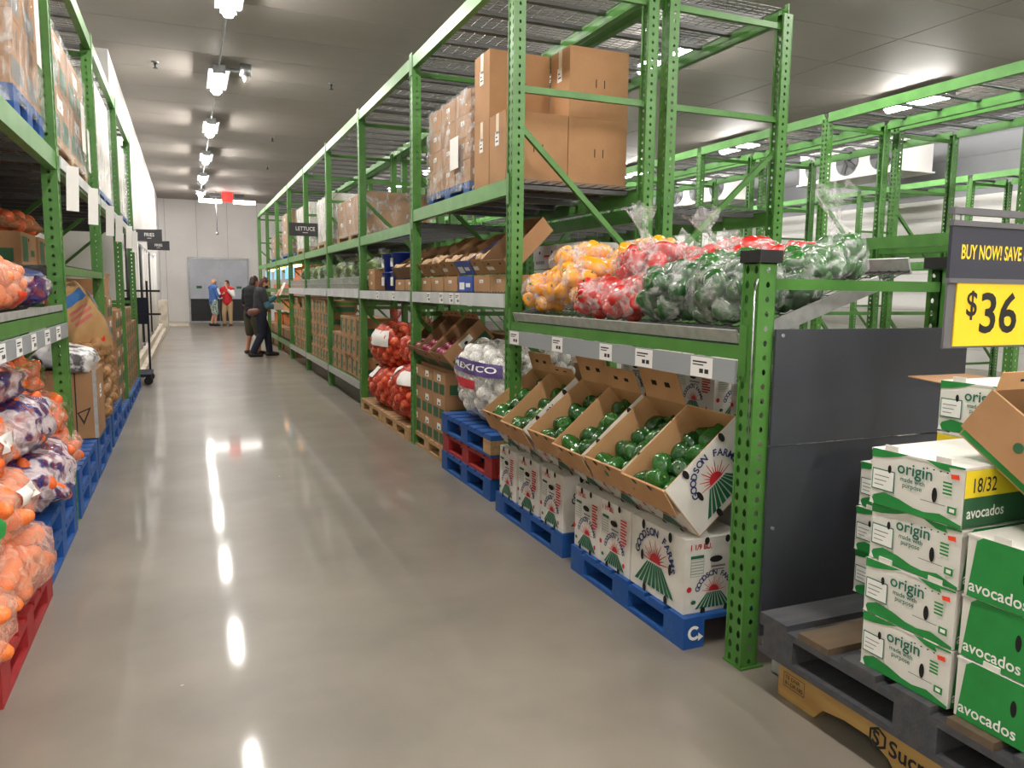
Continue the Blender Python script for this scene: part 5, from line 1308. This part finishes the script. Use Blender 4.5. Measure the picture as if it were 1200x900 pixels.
# far pair before the doors
def c1(g, R, sh, hp, ax, rt, fw, up, head):
    return [('jacket', 'cloth_blue', torso(sh, hp, ax, g, .03)+[sleeve(g, 'l', 1.85, .022), sleeve(g, 'r', 1.85, .022)]), ('jacket_stripe', 'cloth_white', [('l', [g['sh_r']+Vector((.03, .03, -.02)), g['el_r']+Vector((.03, .03, .06))], [.062, .056])]), ('shorts', 'cloth_plaid', [hips(hp, ax, .022), leg(g, 'l', 1.0, .025), leg(g, 'r', 1.0, .025)]), ('shoe', 'shoe', [shoe(g, 'l')]), ('shoe', 'shoe', [shoe(g, 'r')]), ('face_mask', 'cloth_blue', [('e', head+fw*.06-up*.06, (.062, .06, .045), R)])]
person('person in a blue jacket and plaid shorts standing before the doors', (.88, 30.35, 0), rad(-65), pose(el_l=(-.24, .06, 1.12), wr_l=(-.06, .26, 1.16), el_r=(.24, .06, 1.12), wr_r=(.08, .26, 1.18), hd_l=(.6, .5, .2), hd_r=(-.6, .5, .2), hc_l=(0, .5, .5), hc_r=(0, .5, .5), face=(0, 1, -.3), kn_l=(-.1, .08, .48), an_l=(-.1, -.06, .09)), 'skin', c1, None, 1.0)
def c2(g, R, sh, hp, ax, rt, fw, up, head):
    return [('vest', 'cloth_red', torso(sh, hp, ax, g, .03)), ('sleeve', 'cloth_white', [sleeve(g, 'l', 1.7, .02)]), ('sleeve', 'cloth_red', [sleeve(g, 'r', 1.8, .02)]), ('trousers', 'cloth_khaki', [hips(hp, ax, .02), leg(g, 'l', 1.95, .018), leg(g, 'r', 1.95, .018)]), ('shoe', 'sandal', [shoe(g, 'l')]), ('shoe', 'sandal', [shoe(g, 'r')])]
person('person in a red vest with white sleeves and khaki trousers, hand at mouth', (1.36, 30.3, 0), rad(160), pose(el_l=(-.27, .1, 1.14), wr_l=(-.04, .18, 1.42), hd_l=(.3, -.1, .9), hc_l=(.3, -.8, 0), el_r=(.26, .04, 1.12), wr_r=(.1, .24, 1.2), hd_r=(-.6, .4, .2), hc_r=(0, .5, .5), face=(.3, 1, -.15), kn_r=(.12, .06, .48), an_r=(.14, -.02, .09)), 'skin', c2, lambda h, r, f, u, R: cap_hair(h, r, f, u, R, 'hair_dark'), .97)
# near pair by the rack
def c3(g, R, sh, hp, ax, rt, fw, up, head):
    return [('t_shirt', 'cloth_black', torso(sh, hp, ax, g, .035, 1.02)+[sleeve(g, 'l', .8, .03), sleeve(g, 'r', .8, .03)]), ('shorts', 'cloth_olive', [hips(hp, ax, .03), leg(g, 'l', 1.05, .04), leg(g, 'r', 1.05, .04)]), ('sandal', 'sandal', [shoe(g, 'l', .004)]), ('sandal', 'sandal', [shoe(g, 'r', .004)])]
person('person in a black t-shirt and olive shorts behind the one holding papers', (1.28, 17.35, 0), rad(-50), pose(neck=(0, .03, 1.44), head=(0, .07, 1.59), el_l=(-.25, .0, 1.1), wr_l=(-.2, .18, .98), el_r=(.26, .02, 1.1), wr_r=(.22, .2, 1.0), kn_l=(-.12, .02, .48), an_l=(-.14, -.05, .09), kn_r=(.12, .03, .48), an_r=(.14, .02, .09)), 'skin_tan', c3, lambda h, r, f, u, R: cap_hair(h, r, f, u, R, 'hair_dark'), .97)
def c4(g, R, sh, hp, ax, rt, fw, up, head):
    return [('t_shirt', 'cloth_char', torso(sh, hp, ax, g, .03, .8)+[sleeve(g, 'l', .6, .03), sleeve(g, 'r', .6, .03)]), ('shirt_hem', 'cloth_beige', [('e', hp+Vector((0, .0, .12)), (.185, .135, .16), R)]), ('sleeve', 'cloth_teal', [sleeve(g, 'l', 1.75, .016)]), ('sleeve', 'cloth_teal', [sleeve(g, 'r', 1.75, .016)]), ('trousers', 'cloth_navy', [hips(hp, ax, .02), leg(g, 'l', 1.97, .02), leg(g, 'r', 1.97, .02)]), ('shoe', 'shoe', [shoe(g, 'l', .016)]), ('shoe', 'shoe', [shoe(g, 'r', .016)]), ('face_mask', 'black', [('e', head+fw*.05-up*.055, (.066, .068, .05), R)]), ('waist_bag', 'leather', [('l', [hp+Vector((.16, -.1, .06)), hp+Vector((.06, -.2, .04))], [.07, .08])])]
def ex4(root, g, head, rt, fw, up, R):
    pass
p4 = person('person in a dark top with teal sleeves and black mask reaching to the rack', (1.38, 16.75, 0), rad(-82), pose(neck=(0, .04, 1.42), head=(0, .1, 1.56), sh_l=(-.18, .02, 1.36), sh_r=(.18, .02, 1.36), el_l=(-.22, .22, 1.14), wr_l=(-.14, .4, 1.3), hd_l=(.1, .6, .8), el_r=(.24, .1, 1.08), wr_r=(.14, .34, 1.06), hd_r=(-.2, .9, .0), ht_r=(0, 0, 1), hc_r=(-.8, 0, .3), kn_l=(-.09, .16, .49), an_l=(-.1, .2, .09), kn_r=(.1, -.0, .48), an_r=(.12, -.2, .09)), 'skin', c4, lambda h, r, f, u, R: cap_hair(h, r, f, u, R, 'hair_auburn', .03), .97)
M4 = Matrix.Translation((1.38, 16.75, 0)) @ Matrix.Rotation(rad(-82), 4, 'Z') @ Matrix.Scale(.97, 4)
q = MB().box(-.14, -.1, 0, .14, .1, .13).box(-.142, -.06, .128, .142, .06, .132).build('parcel', ML('cloth_beige'), None, M4 @ Vector((.1, .34, 1.0)), (0, 0, rad(-82))); T(q, 'beige parcel held against the chest of the masked person', 'parcel')
q = MB().box(-.004, -.1, -.15, .0, .1, .15).box(-.0045, -.08, -.12, -.004, .08, .12).build('paper_sheet', ML('paper'), None, M4 @ Vector((-.1, .5, 1.44)), (0, rad(25), rad(-82+90))); T(q, 'white sheet of paper in the masked person\'s raised hand', 'paper')
